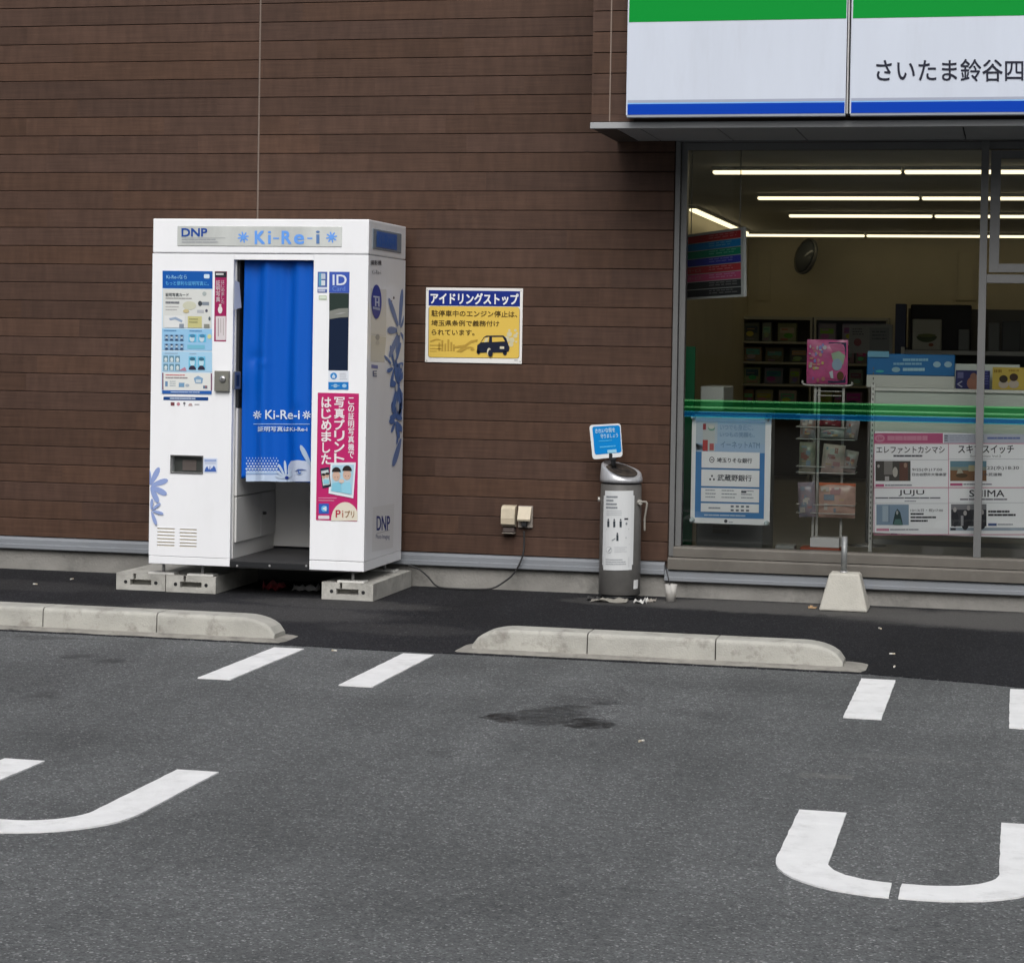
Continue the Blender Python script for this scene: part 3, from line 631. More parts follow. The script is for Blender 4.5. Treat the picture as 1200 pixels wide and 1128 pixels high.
cyl('stand_leg', wp(1020, 413, GY-.44), (wp(1020, 413, GY-.44).x, GY-.44, IFZ), .012, .012, GALV, o, 8); cyl('stand_foot', (wp(1020, 413, GY-.44).x, GY-.44, IFZ+.02), (wp(1020, 413, GY-.44).x, GY-.44, IFZ+.001), .02, .14, GALV, o, 16)
R = random.Random(21)
for lv in range(1, 4):
    x = gx0+.03
    while x < gx1-.2:
        w = R.uniform(.07, .16); g_ = R.uniform(.12, .40)
        o = box('goods_pack', x, x+w, GY-.02, GY+.2, gz-.32*lv+.001, gz-.32*lv+R.uniform(.12, .24), plain((g_*R.uniform(.5, 1.7), g_*R.uniform(.6, 1.1), g_*R.uniform(.5, 1.6)), .45), None, .006, loc=(x+w/2, GY+.1, gz-.32*lv)); pack_print(o, R)
        top(o, 'small pack of goods on the lower gondola shelves', 'package', 'packs on the lower gondola shelves'); x += w+R.uniform(.005, .04)

# magazine rack with its back to the window
RY = .34
MW = plain((.50, .55, .50), .5); MWH = plain((.62, .64, .60), .5)
rx0 = wp(1019, 560, RY).x; rx1 = 1.9
mr2 = thing('magazine_rack', ((rx0+rx1)/2, RY+.2, IFZ), 'white magazine rack standing with its back to the window', 'rack')
zt = wp(1080, 455, RY).z; zt2 = wp(1080, 440, RY+.16).z
for x in (rx0, .75, rx1-.02):
    u = box('slotted_upright', x, x+.02, RY, RY+.04, IFZ+.001, zt+.02, plain((.66, .67, .64), .4), mr2)
    if x == rx0:
        for k in range(34): box('slot', x+.007, x+.013, RY-.0012, RY+.001, IFZ+.25+k*.03, IFZ+.264+k*.03, plain((.10, .11, .10), .6), u)
box('rear_panel', rx0+.022, rx1-.022, RY+.012, RY+.03, wp(1080, 500, RY).z, zt, MW, mr2)
box('top_rail', rx0+.022, rx1-.022, RY-.004, RY+.011, zt-.018, zt, MWH, mr2); box('lower_rail', rx0+.022, rx1-.022, RY-.004, RY+.011, wp(1080, 506, RY).z, wp(1080, 499, RY).z, MWH, mr2)
box('upper_panel', rx0+.0, .02, RY+.15, RY+.17, zt-.1, wp(1060, 425, RY+.15).z, MW, mr2)
box('shelf', rx0+.022, rx1-.022, RY+.05, RY+.36, wp(1080, 634, RY).z-.03, wp(1080, 634, RY).z, SHM, mr2)
box('shelf', rx0+.022, rx1-.022, RY+.05, RY+.40, zt-.32, zt-.30, SHM, mr2)
box('shelf', rx0+.022, rx1-.022, RY+.05, RY+.32, zt-.03, zt-.012, SHM, mr2)
box('plinth', rx0+.022, rx1-.022, RY+.05, RY+.42, IFZ+.001, IFZ+.12, SHD, mr2)
# blue card box on top of the rack
bx = thing('blue_display_box', wp(1066, 440, RY+.10), 'bright blue promotion box on top of the magazine rack', 'display box')
x0, x1, z0, z1 = PR(1016, 415, 1119, 440, RY+.10); 
box('carton', x0, x1, RY+.10, RY+.145, z0, z1, plain((.0, .12, .33), .45), bx, .004); box('angled_flap', wp(1017, 413, RY+.10).x, wp(1042, 413, RY+.10).x, RY+.09, RY+.099, z1-.02, wp(1030, 411.5, RY+.10).z, plain((.12, .32, .45), .4), bx)
box('white_base', x0, x1, RY+.10, RY+.146, zt+.001, z0-.001, plain((.48, .50, .46), .5), bx)
pr = Print(on_y(RY+.098)); pr.ell(1050, 433, 5, 3, (.25, .42, .5), 1); pr.ell(1098, 427, 4.5, 3.5, (.28, .45, .55), 1); pr.ell(1111, 427, 4.5, 3.5, (.28, .45, .55), 1)
pr.bars(1058, 420, 1088, 425, 1, (.2, .4, .55), 1, .6, 2, .03); pr.bars(1047, 425, 1088, 430, 1, (.2, .4, .55), 1, .5, 4, .03); pr.bars(1058, 431, 1085, 437, 1, (.3, .5, .6), 1, .6, 6, .02); pr.ell(1031, 435, 5, 1.5, (.05, .35, .35), 1); pr.build('printed_face', bx)
def magazine(r, y, c, name, label, items):
    x0, x1, z0, z1 = PR(*r, y); o = box(name, x0, x1, y, y+.012, zt+.001, z1, plain(c, .35), None, 0, loc=((x0+x1)/2, y, z0)); top(o, label, 'magazine')
    pr = Print(on_y(y-.001)); items(pr); pr.build('printed_cover', o)
def it1(p): p.rect(1122, 436, 1129, 443, (.12, .12, .25), 1); p.ell(1141, 449, 8, 8, (.30, .14, .10), 1); p.ell(1141, 441, 4, 4, (.25, .13, .10), 2); p.poly([(1127, 446), (1121, 450), (1127, 454), (1128, 453), (1123.5, 450), (1128, 447)], (.3, .3, .4), 1); p.bars(1153, 434, 1159, 452, 6, (.12, .13, .35), 1)
def it2(p): p.ell(1176, 444, 5, 4.5, (.04, .03, .02), 2); p.ell(1188, 442, 5, 4.5, (.05, .03, .02), 2); p.ell(1176, 450, 6, 5, (.42, .36, .30), 1); p.ell(1188, 450, 6, 5, (.42, .36, .30), 1); p.bars(1165, 433, 1176, 438, 1, (.25, .16, .02), 1, .7, 3); p.bars(1182, 433, 1196, 436, 1, (.3, .2, .03), 1, .7, 9)
magazine((1120, 434, 1160, 455), RY+.06, (.012, .015, .10), 'magazine', 'dark blue magazine facing the window on the rack', it1)
magazine((1163, 430.5, 1203, 455), RY+.06, (.48, .36, .06), 'magazine', 'yellow magazine facing the window at the right edge', it2)

# concert ticket poster taped inside the glass
PY = .10
cp = thing('concert_poster', wp(1110, 625, PY), 'white four-panel concert ticket poster with pink header inside the window', 'poster')
box('sheet', wp(1024, 565, PY).x, wp(1216, 570, PY).x, PY, PY+.004, wp(1110, 627, PY).z, wp(1110, 507, PY).z, plain((.86, .87, .90), .5), cp)
pr = Print(on_y(PY)); K = (.03, .03, .04); PK = (.48, .10, .22); PK2 = (.60, .25, .36); W_ = (.68, .70, .76)
pr.rect(1024, 507.5, 1105, 519, PK, 1); pr.ell(1031, 513.5, 6, 4.5, PK2, 2); pr.ell(1031, 513.5, 3.6, 2.4, PK, 3); pr.text('e', 1028.5, 511, 1033.5, 516, PK2, 4)
pr.bars(1040, 510.5, 1098, 516.5, 1, PK2, 2, .9, 3, .02)
pr.rect(1106, 508.5, 1216, 519, (.46, .49, .58), 1); pr.bars(1107, 510, 1111, 518, 3, K, 2, .5, 2); pr.bars(1113, 510, 1140, 518, 3, (.34, .36, .44), 2, .3, 2); pr.bars(1157, 512, 1196, 515, 1, (.15, .19, .40), 2, .8, 2, .02)
for (u, v0, v1) in ((1111.5, 520, 626), (1024.3, 519, 626)): pr.rect(u-.4, v0, u+.4, v1, PK2, 1)
for v in (519.6, 571.2, 626.2): pr.rect(1024, v-.5, 1216, v+.5, PK2, 1)
pr.text('エレファントカシマシ', 1027, 523, 1107, 531, K, 1, .014); pr.bars(1047, 533, 1089, 536, 1, (.1, .1, .12), 1, .7, 4, .02); pr.rect(1025, 538.4, 1111, 538.8, (.35, .37, .42), 1)
pr.rect(1026, 540, 1067, 563.5, (.06, .055, .05), 1); pr.rect(1036, 540, 1046, 556, (.20, .19, .18), 2); pr.ell(1049, 553, 3, 6, (.42, .40, .36), 3); pr.ell(1029.5, 546, 1.5, 2, (.4, .38, .36), 3); pr.rect(1054, 542, 1064, 563, (.11, .05, .035), 2); pr.ell(1061, 545, 2, 3, (.30, .2, .15), 3); pr.rect(1037, 558, 1042, 563, (.42, .4, .4), 3)
pr.text('9/25(水)17:00', 1069, 548, 1104, 552.5, (.06, .06, .08), 1, .01); pr.text('日比谷野外大音楽堂', 1069, 554, 1109, 557.5, (.06, .06, .08), 1, .012)
pr.rect(1026, 567, 1036, 570, PK, 1); pr.bars(1037, 567.5, 1075, 569.5, 1, (.25, .25, .3), 1, .8, 7, .02)
pr.text('JUJU', 1053, 574, 1083, 581, K, 1, .012); pr.bars(1026, 582.5, 1110, 585, 1, (.15, .15, .18), 1, .6, 5, .015); pr.bars(1060, 586.5, 1075, 588.5, 1, (.3, .3, .35), 1, .6, 5, .02); pr.rect(1025, 589.5, 1111, 589.9, (.35, .37, .42), 1)
pr.rect(1027, 591, 1065, 615, (.22, .31, .42), 1); pr.rect(1034, 592.5, 1041, 611, (.36, .45, .54), 2); pr.rect(1041.5, 591.5, 1042.1, 612, (.08, .12, .17), 2); pr.poly([(1046, 614), (1049, 600), (1051.5, 596), (1055, 600), (1058, 614)], (.02, .05, .05), 3); pr.poly([(1047, 615), (1049, 608), (1055, 608), (1058, 615)], (.07, .16, .15), 4); pr.ell(1051.4, 600.5, 1.3, 2.4, (.34, .36, .36), 4)
pr.text('10/13(日・祝)17:00', 1067, 596, 1105, 600, (.06, .06, .08), 1, .008); pr.bars(1067, 601, 1086, 603.5, 1, K, 1, .8, 3, .02); pr.bars(1067, 605, 1100, 607.5, 1, K, 1, .8, 5, .02); pr.bars(1067, 609, 1092, 612, 1, K, 1, .7, 8, .02)
pr.rect(1027, 619, 1042, 622, PK2, 1); pr.bars(1043, 619.5, 1082, 621.5, 1, (.3, .3, .35), 1, .8, 9, .02)
pr.text('スキマスイッチ', 1123, 521.5, 1188, 531, K, 1, .02); pr.text('Soundtimes Vol.2', 1137, 533, 1173, 535.5, (.15, .15, .17), 1); pr.rect(1112, 537.6, 1216, 538, (.35, .37, .42), 1)
pr.rect(1113.5, 540, 1156, 563.5, (.20, .10, .045), 1); pr.rect(1113.5, 540, 1156, 550, (.13, .25, .32), 2); pr.rect(1113.5, 547, 1156, 551, (.24, .28, .24), 3); pr.poly([(1121, 555), (1123, 549), (1126, 549), (1129, 554)], (.38, .36, .28), 4); pr.rect(1135, 545, 1142, 552, (.40, .36, .22), 4); pr.ell(1127, 557, 7, 2.5, (.08, .05, .02), 4)
pr.text('12/22(水)18:30', 1148, 545.5, 1194, 551, (.06, .06, .08), 1, .01); pr.text('日本武道館', 1148, 554, 1174, 557.5, (.06, .06, .08), 1, .012); pr.rect(1113.5, 566, 1128, 569, PK, 1); pr.bars(1129, 566.5, 1169, 568.5, 1, (.25, .25, .3), 1, .8, 7, .02)
pr.text('SHIMA', 1136, 574, 1177, 582, K, 1, .016); pr.bars(1125, 584, 1189, 587, 1, (.2, .2, .24), 1, .6, 11, .02); pr.rect(1112, 588.7, 1216, 589.1, (.35, .37, .42), 1)
pr.rect(1114.5, 590.5, 1156, 616.5, (.035, .035, .045), 1); pr.rect(1114.5, 590.5, 1156, 597, (.20, .20, .22), 2)
for u, v in ((1119, 597), (1135, 595), (1131, 601), (1151, 600)): pr.ell(u, v, 2, 3, (.40, .38, .38), 4); pr.ell(u, v+11, 4.5, 9, (.018, .018, .025), 3)
pr.rect(1126, 604, 1129, 616, (.30, .30, .32), 4)
pr.bars(1158, 598, 1189, 601, 1, K, 1, .8, 4, .03); pr.bars(1158, 602, 1192, 605, 1, K, 1, .8, 6, .03); pr.rect(1158, 613, 1168, 616, (.06, .10, .25), 1); pr.bars(1169, 613.5, 1188, 615.5, 1, (.35, .37, .42), 1, .8, 6, .02)
pr.rect(1113, 618, 1216, 621.5, (.32, .38, .46), 1); pr.rect(1114, 618.5, 1120, 621, K, 2)
pr.build('printed_panels', cp)

# bank notice poster hung inside the glass by four suction cups
bp_ = thing('bank_poster', wp(855, 612, PY), 'white framed blue and white bank machine notice held by four suction cups', 'poster')
x0, x1, z0, z1 = PR(810, 486, 903, 614, PY)
box('sheet', x0, x1, PY, PY+.004, z0, z1, plain((.87, .89, .90), .5), bp_, .001)
pr = Print(on_y(PY)); BL = (.06, .22, .50); DK = (.06, .065, .08)
P2 = Print(lambda u, v, d: wp(u-.016*(v-550), v+.022*(u-856), PY-d))
P2.rect(815, 494, 896, 607, BL, 1); P2.rect(815, 494, 896, 528, (.38, .52, .66), 2); P2.rect(815, 494, 840, 528, (.48, .56, .62), 3); P2.rect(815, 520, 896, 530, (.36, .50, .68), 3)
P2.rect(823, 497, 837, 529, (.52, .56, .55), 4); P2.rect(823, 516, 829, 529, (.45, .06, .06), 5); P2.rect(831, 520, 836, 528, (.48, .12, .12), 5); P2.rect(823, 497, 826.5, 504, (.32, .06, .07), 5); P2.ell(833, 502, 4, 3, (.18, .40, .30), 5); P2.ell(833, 501, 3.4, 2.2, (.6, .62, .56), 6)
P2.text('いつでも身近に、', 843, 497, 882, 504, (.20, .33, .50), 4); P2.text('いつもの笑顔も。', 843, 506, 884, 512, (.20, .33, .50), 4); P2.text('イーネットATM', 844, 517, 890, 525, (.14, .24, .38), 4)
WW = (.87, .88, .89)
P2.rect(822, 529.5, 890, 548.5, WW, 5); P2.rect(822, 550.5, 890, 570, WW, 5); P2.rect(822, 572, 890, 588, WW, 5); P2.rect(822, 590, 890, 600, WW, 5)
P2.ell(834, 539, 3, 3.5, DK, 6); P2.ell(834, 539, 2.2, 2.6, WW, 7); P2.rect(832.6, 538.4, 835.4, 539.6, DK, 8); P2.text('埼玉りそな銀行', 840, 536.5, 881, 542, DK, 6, .02)
P2.ell(834.5, 558, 1.1, 1.3, DK, 6); P2.ell(832.4, 562, 1.1, 1.3, DK, 6); P2.ell(836.8, 562, 1.1, 1.3, DK, 6); P2.text('武蔵野銀行', 841, 556, 881, 563.5, DK, 6, .02)
for k, (u0, u1) in enumerate(((827, 841), (846, 864), (869, 885))): P2.bars(u0, 574, u1, 586, 3, (.38, .40, .44), 6, .35, k+3, .04)
P2.rect(869, 575, 875, 577, DK, 7); P2.bars(831, 594.5, 845, 597.5, 1, (.3, .32, .36), 6, .6, 2, .03)
for v in (592, 596.5):
    for k in range(4): P2.rect(857+k*6, v, 860.5+k*6, v+2.2, (.14, .16, .20), 6)
P2.bars(826, 603, 886, 605.5, 1, (.45, .58, .72), 2, .7, 4, .02); P2.ell(851.5, 610.5, 2, 2, DK, 1); P2.bars(855, 611, 861, 612.5, 1, (.3, .33, .38), 1, .7, 3)
P2.build('printed_notice', bp_)
for u, v in ((812.5, 488.5), (900, 489.5), (811, 609), (898.5, 613)):
    c = wp(u, v, PY-.002); loft('suction_cup', [ring((c.x, PY-.0015, c.z), .016, 16, 'y'), ring((c.x, PY-.012, c.z), .015, 16, 'y'), ring((c.x, .0468, c.z), .006, 16, 'y')], plain((.55, .64, .64), .2), bp_)

# cash machine seen from behind, beside the left jamb
am = thing('cash_machine', (-1.66, .75, IFZ), 'grey cash machine behind the bank notice by the left window jamb', 'cash machine')
x0, x1, z0, z1 = PR(817, 455, 895, 640, .42)
box('body', x0, x1, .42, 1.0, IFZ+.02, wp(850, 482, .42).z, plain((.21, .22, .22), .5), am, .008); box('base', x0-.01, x1+.01, .41, 1.0, IFZ+.001, IFZ+.019, SHD, am)
box('screen_housing', x0, wp(846, 470, .42).x, .50, .95, wp(850, 482, .42).z+.001, wp(830, 453, .42).z, plain((.42, .44, .42), .5), am, .006)
box('vent_grille', x0+.1, x0+.2, .4185, .4199, wp(850, 625, .42).z, wp(850, 620, .42).z, SHD, am)
box('vent_grille', x0+.1, x0+.2, .4185, .4199, wp(850, 620, .42).z+.006, wp(850, 617, .42).z+.006, SHD, am)
gxa = wp(803, 440, .80).x
pn = box('partition_panel', gxa-.06, wp(814, 440, .80).x, .80, .83, IFZ+.001, wp(808, 406, .80).z, plain((.0, .16, .06), .5), None, loc=(gxa, .8, IFZ)); top(pn, 'narrow green upright panel beside the left window jamb', 'panel')
dr = thing('back_door', wp(806, 470, 9.9), 'dark door with a slim bright window at the far left of the shop', 'door')
x0, x1, z0, z1 = PR(799, 362, 826, 480, 10.28); box('leaf', x0, x1, 10.285, 10.318, IFZ+.001, z1, plain((.09, .09, .085), .5), dr); box('slit_window', wp(810, 390, 10.28).x, wp(813.5, 390, 10.28).x, 10.28, 10.2845, wp(810, 406, 10.28).z, wp(810, 380, 10.28).z, plain((.75, .75, .7), .3), dr)
x0, x1, z0, z1 = PR(806, 250, 814, 262, 8.0)
cmo = top(box('ceiling_camera', x0, x1, 8.0, 8.12, z0, z1, plain((.05, .05, .05), .5), None, .01, loc=((x0+x1)/2, 8.06, z0)), 'small dark camera under the ceiling by the left light', 'camera')
cyl('stem', ((x0+x1)/2, 8.06, z1-.01), ((x0+x1)/2, 8.06, CEIL), .012, .012, SHD, cmo, 8)

# snack display stand in the window
SY = .55
st = thing('display_stand', (wp(967, 560, SY).x, SY, IFZ), 'white wire display stand of hanging packs behind the window', 'display stand')
cx = wp(967, 560, SY).x; px_ = wp(957.5, 560, SY).x; WIRE = plain((.45, .45, .42), .4)
zT = wp(967, 451, SY).z
for u in (954, 958.5, 987):
    x = wp(u, 540, SY).x; box('post', x-.007, x+.007, SY-.007, SY+.007, IFZ+.03, zT, WIRE, st)
loft('base', [ring((cx, SY, IFZ+.001), .20, 24), ring((cx, SY, IFZ+.028), .19, 24)], plain((.3, .3, .29), .5), st)
cxa, cxb = wp(941, 451, SY).x, wp(999, 451, SY).x
tube('hook_bar', [(cxa, SY-.03, zT+.025), (cxa+.015, SY-.03, zT), ((cxa+cxb)/2, SY-.03, zT-.003), (cxb-.015, SY-.03, zT), (cxb, SY-.03, zT+.02)], .006, WIRE, st)
for v in (458, 463, 486, 500, 514, 546, 553, 590, 600):
    z = wp(967, v, SY).z; xa, xb = wp(935, v, SY).x, wp(1003, v, SY).x
    if v < 470: xa, xb = wp(958, v, SY).x, wp(988, v, SY).x
    tube('wire', [(xa, SY-.10, z), ((xa+xb)/2, SY-.105, z), (xb, SY-.10, z)], .003, WIRE, st, 6)
    for x in (xa, xb):
        if v > 470: tube('wire', [(x, SY-.10, z), (x, SY, z), (x, SY+.1, z)], .003, WIRE, st, 6)
PRN = {}
def hang(r, y, c, c2, label, tilt=0, seed=1, name='snack_pack', art=None):
    x0, x1, z0, z1 = PR(*r, y); ca = math.cos(math.radians(tilt)); sa = math.sin(math.radians(tilt)); mx_, mz = (x0+x1)/2, (z0+z1)/2
    nx, nz = 9, 9; R = random.Random(seed); ph = R.uniform(0, 6)
    def fr(a, b):
        bul = .028*(1-(2*a-1)**2)**.6*(1-(2*b-1)**4)+.004*math.sin(9*a+ph)*math.sin(7*b+ph*2)*(4*b*(1-b)); return bul
    v = []; f = []
    for s in (-1, 1):
        for j in range(nz+1):
            for i in range(nx+1):
                a, b = i/nx, j/nz; x, z = (x0-mx_)+(x1-x0)*a, (z0-mz)+(z1-z0)*b
                v.append((mx_+x*ca-z*sa, y+s*fr(a, b)*(1 if s < 0 else .7)+.03, mz+x*sa+z*ca))
    o_ = (nx+1)*(nz+1)
    for s in (0, 1):
        for j in range(nz):
            for i in range(nx):
                q = [s*o_+j*(nx+1)+i, s*o_+j*(nx+1)+i+1, s*o_+(j+1)*(nx+1)+i+1, s*o_+(j+1)*(nx+1)+i]; f.append(q if s == 0 else q[::-1])
    m = surf('printed_film', c, .3, var=.25, scale=9, dirt=c2, dirt_amt=.9, dscale=14)
    o = obj(name, v, f, m, None, True, loc=(mx_, y+.03, z0)); top(o, label, 'packet')
    if art:
        def mp_(u, vv, d):
            a, b = (u-r[0])/(r[2]-r[0]), 1-(vv-r[1])/(r[3]-r[1]); x, z = (x0-mx_)+(x1-x0)*a, (z0-mz)+(z1-z0)*b
            return Vector((mx_+x*ca-z*sa, y-fr(a, b)+.03-.003-d, mz+x*sa+z*ca))
        p = Print(mp_); art(p); p.build('printed_front', o)
    return o
def bagart(p):
    p.poly([(970.5, 401), (991, 401), (991, 448), (970.5, 448)], (.02, .025, .07), 1)
    p.poly([(974, 414), (983, 411), (990, 416), (988, 427), (976, 422)], (.30, .42, .30), 2); p.ell(981, 427, 6, 7, (.26, .36, .46), 3); p.poly([(972, 405), (985, 402), (990, 410), (976, 412)], (.42, .10, .22), 2); p.ell(985, 440, 4, 5, (.12, .06, .03), 3); p.poly([(972, 436), (976, 434), (977, 443), (974, 443)], (.5, .55, .6), 3)
    R = random.Random(4)
    for k in range(34): p.ell(R.uniform(948, 967), R.uniform(404, 446), R.uniform(.8, 2.6), R.uniform(.8, 2.6), R.choice([(.5, .25, .2), (.45, .42, .45), (.2, .22, .5), (.5, .4, .15), (.55, .2, .35)]), 2+k % 3)
hang((945, 398, 993, 450), SY-.06, (.50, .09, .24), (.30, .12, .28), 'bright pink and navy gift bag on top of the display stand', 0, 2, 'gift_bag', bagart)
pcs = [((937, 487, 955, 514), (.25, .25, .26), (.35, .15, .08), 0), ((960, 487, 985, 500), (.18, .03, .04), (.30, .10, .10), -4), ((961, 501, 990, 514), (.26, .30, .28), (.4, .4, .36), 0), ((990, 492, 1006, 515), (.24, .22, .22), (.4, .36, .35), -8),
       ((936, 518, 955, 556), (.22, .21, .16), (.40, .38, .30), 0), ((963, 521, 989, 556), (.44, .34, .30), (.30, .33, .28), -5), ((988, 528, 1004, 554), (.36, .30, .28), (.25, .22, .2), -10),
       ((935, 565, 955, 606), (.26, .22, .25), (.12, .18, .26), 3), ((959, 566, 1002, 607), (.44, .29, .24), (.40, .34, .22), 0)]
nms = ['silver and orange', 'dark red', 'pale green', 'grey folded', 'olive paper', 'cream and pink', 'brownish tilted', 'clear blue-edged', 'large orange-topped']
pls = ['at the upper left', 'at the upper middle', 'under the dark red one', 'at the upper right', 'at the middle left', 'tilted in the middle', 'at the middle right', 'at the lower left', 'at the lower right']
for i, (r, c, c2, t_) in enumerate(pcs):
    def art(p, r=r, i=i):
        R = random.Random(i+40); u0, v0, u1, v1 = r
        for k in range(9): p.rect(*(lambda a, b: (a, b, a+R.uniform(2, (u1-u0)*.35), b+R.uniform(1, (v1-v0)*.2)))(R.uniform(u0+2, u1-(u1-u0)*.4), R.uniform(v0+2, v1-(v1-v0)*.25)), R.choice([(.45, .42, .38), (.3, .12, .1), (.2, .25, .3), (.42, .32, .18), (.35, .2, .2)]), 1+k % 3)
        if i == 8: p.rect(u0, v0, u1, v0+3.5, (.5, .13, .05), 4)
    hang(r, SY-.10-.02*(i % 2), c, c2, f'{nms[i]} snack packet hanging {pls[i]} of the wire stand', t_, i+3, art=art)
ly = .25; zl = wp(960, 645.5, ly).z
box('window_ledge', wp(904, 640, .2).x, wp(1014, 640, .2).x, .165, .34, IFZ+.001, zl-.001, plain((.15, .15, .145), .5), bld)
tr = top(box('leaflet_tray', wp(939, 640, ly).x, wp(985, 640, ly).x, .19, .325, zl, wp(960, 640.5, ly).z, plain((.34, .08, .04), .5), None, .003, loc=(cx, ly, zl)), 'flat red tray with papers at the foot of the display stand', 'tray')
top(box('paper_stack', wp(950, 640, ly).x, wp(984, 640, ly).x, .20, .31, wp(960, 640.5, ly).z+.001, wp(960, 629, ly).z, plain((.62, .62, .62), .6), None, .002, loc=(cx, ly, wp(960, 640, ly).z)), 'stack of white paper on the red tray behind the glass', 'paper')
top(box('grey_box', wp(910, 640, ly).x, wp(932, 640, ly).x, .19, .31, zl, wp(920, 638, ly).z, plain((.28, .29, .28), .5), None, .003, loc=(wp(921, 640, ly).x, ly, zl)), 'small low grey box on the window ledge left of the tray', 'box')

# ================================================================== PHOTO BOOTH
BY = -.85; BX0, BX1 = -4.7944, -3.5145; BZ0, BZ1 = .1685, 2.13; BYB = -.10
pb = thing('photo_booth', ((BX0+BX1)/2, (BY+BYB)/2, BZ0), 'white identity photo booth with blue curtain standing on concrete blocks', 'photo booth')
B = lambda u, v, d=0: wp(u, v, BY-d)
zh = B(300, 297.5).z                                  # underside of the header
xo0, xo1 = B(272, 450).x, B(365.5, 450).x             # opening
zk = B(220, 652.5).z                                  # top of the kick rail
zf = B(320, 657).z
# header
box('header', BX0, BX1, BY, BYB, zh+.003, BZ1, WHITE, pb, .006, 2)
# left cabinet with slots and print outlet
vx = [PR(192.5, 0, 213, 0, BY)[:2], PR(219, 0, 239, 0, BY)[:2]]
vz = [(B(216, v+1.5).z, B(216, v-.4).z) for v in (619.5, 623.5, 627.5, 631.5, 635.5, 639)]
rec = [(a, b_, z0, z1, .005) for (a, b_) in vx for (z0, z1) in vz]
ox0, ox1, oz0, oz1 = PR(201, 534.5, 237, 553.5, BY)
lc = recess_box('left_cabinet', BX0, xo0, BY, BYB, zk+.002, zh-.001, rec+[(ox0, ox1, oz0, oz1, .05)], WHITE, pb)
for (a, b_) in vx:
    v = box('vent_plate', a-.006, b_+.006, BY+.0048, BY+.0052, vz[-1][0]-.004, vz[0][1]+.004, plain((.58, .53, .42), .7), lc)
for (a, b_) in vx:
    for (z0, z1) in vz:
        box('vent_louvre', a, b_, BY-.0018, BY+.001, z1-.0008, z1+.003, WHITE, lc)
for q in ((ox0-.006, ox1+.006, oz1, oz1+.006), (ox0-.006, ox1+.006, oz0-.006, oz0), (ox0-.006, ox0, oz0, oz1), (ox1, ox1+.006, oz0, oz1)):
    box('outlet_rim', q[0], q[1], BY-.005, BY+.001, q[2], q[3], plain((.10, .10, .10), .4), lc)
box('outlet_back', ox0, ox1, BY+.045, BY+.048, oz0, oz1, plain((.10, .105, .10), .4), lc); box('outlet_photo', wp(214, 545, BY+.04).x, wp(230, 545, BY+.04).x, BY+.040, BY+.044, wp(222, 551, BY+.04).z, wp(222, 539, BY+.04).z, plain((.25, .20, .19), .4), lc)
obj('outlet_glass', [(ox0, BY+.01, oz0), (ox1, BY+.01, oz0), (ox1, BY+.01, oz1), (ox0, BY+.01, oz1)], [[0, 1, 2, 3]], GLASS, lc)
box('kick_rail', BX0, xo0, BY, BYB, BZ0, zk-.001, WHITE, pb, .002); box('kick_rail', xo1, BX1, BY, BYB, BZ0+.002, B(400, 657.5).z-.001, WHITE, pb, .002)
zk2 = B(400, 657.5).z
# right front panel, side wall, back wall, lintel, floor
rp = box('front_panel', xo1, BX1, BY, BY+.03, zk2+.002, zh-.001, WHITE, pb, .002)
sw = box('side_wall', BX1-.028, BX1, BY+.0301, BYB, zk2+.002, zh-.001, WHITE, pb)
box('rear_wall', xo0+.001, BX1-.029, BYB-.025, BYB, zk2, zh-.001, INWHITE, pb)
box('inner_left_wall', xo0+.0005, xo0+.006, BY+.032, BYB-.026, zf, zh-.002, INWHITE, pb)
box('lintel', xo0+.001, xo1-.001, BY+.002, BY+.03, B(320, 304.5).z, zh-.001, WHITE, pb)
ft_ = box('floor_tray', xo0+.001, BX1-.03, BY+.004, BYB-.027, BZ0-.004, zf, plain((.035, .035, .037), .55), pb)
for u in (278, 316, 359): c = wp(u, 661, BY); cyl('bolt', (c.x, BY+.004, c.z-.008), (c.x, BY-.003, c.z-.008), .006, .006, GALV, ft_, 10)
box('floor_step_trim', xo0+.001, xo1-.001, BY-.001, BY+.0035, BZ0+.002, zf-.012, DARK, pb)
# inner left wall details: lower cupboard lines, knob and machine slots
XI = xo0+.0065
def xbox(name, ua, ub, va, vb, mat, parent, th=.004, vv=None):
    a = xp(ua, va, XI); b_ = xp(ub, vb, XI); return box(name, XI, XI+th, min(a.y, b_.y), max(a.y, b_.y), min(a.z, b_.z), max(a.z, b_.z), mat, parent)
inner = pb
yq = lambda u: xp(u, 600, XI).y
ya, yb = BY+.04, BYB-.03
zc = xp(300, 577, XI).z
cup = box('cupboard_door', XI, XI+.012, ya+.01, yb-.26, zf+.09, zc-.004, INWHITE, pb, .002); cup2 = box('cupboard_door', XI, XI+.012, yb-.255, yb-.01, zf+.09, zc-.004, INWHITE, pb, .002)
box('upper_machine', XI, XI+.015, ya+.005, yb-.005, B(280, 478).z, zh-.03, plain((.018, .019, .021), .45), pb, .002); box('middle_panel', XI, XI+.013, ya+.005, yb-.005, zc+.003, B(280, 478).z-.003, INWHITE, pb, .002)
cyl('door_knob', (XI+.012, yb-.22, (zf+zc)/2+.05), (XI+.03, yb-.22, (zf+zc)/2+.05), .009, .009, DARK, cup2, 12)
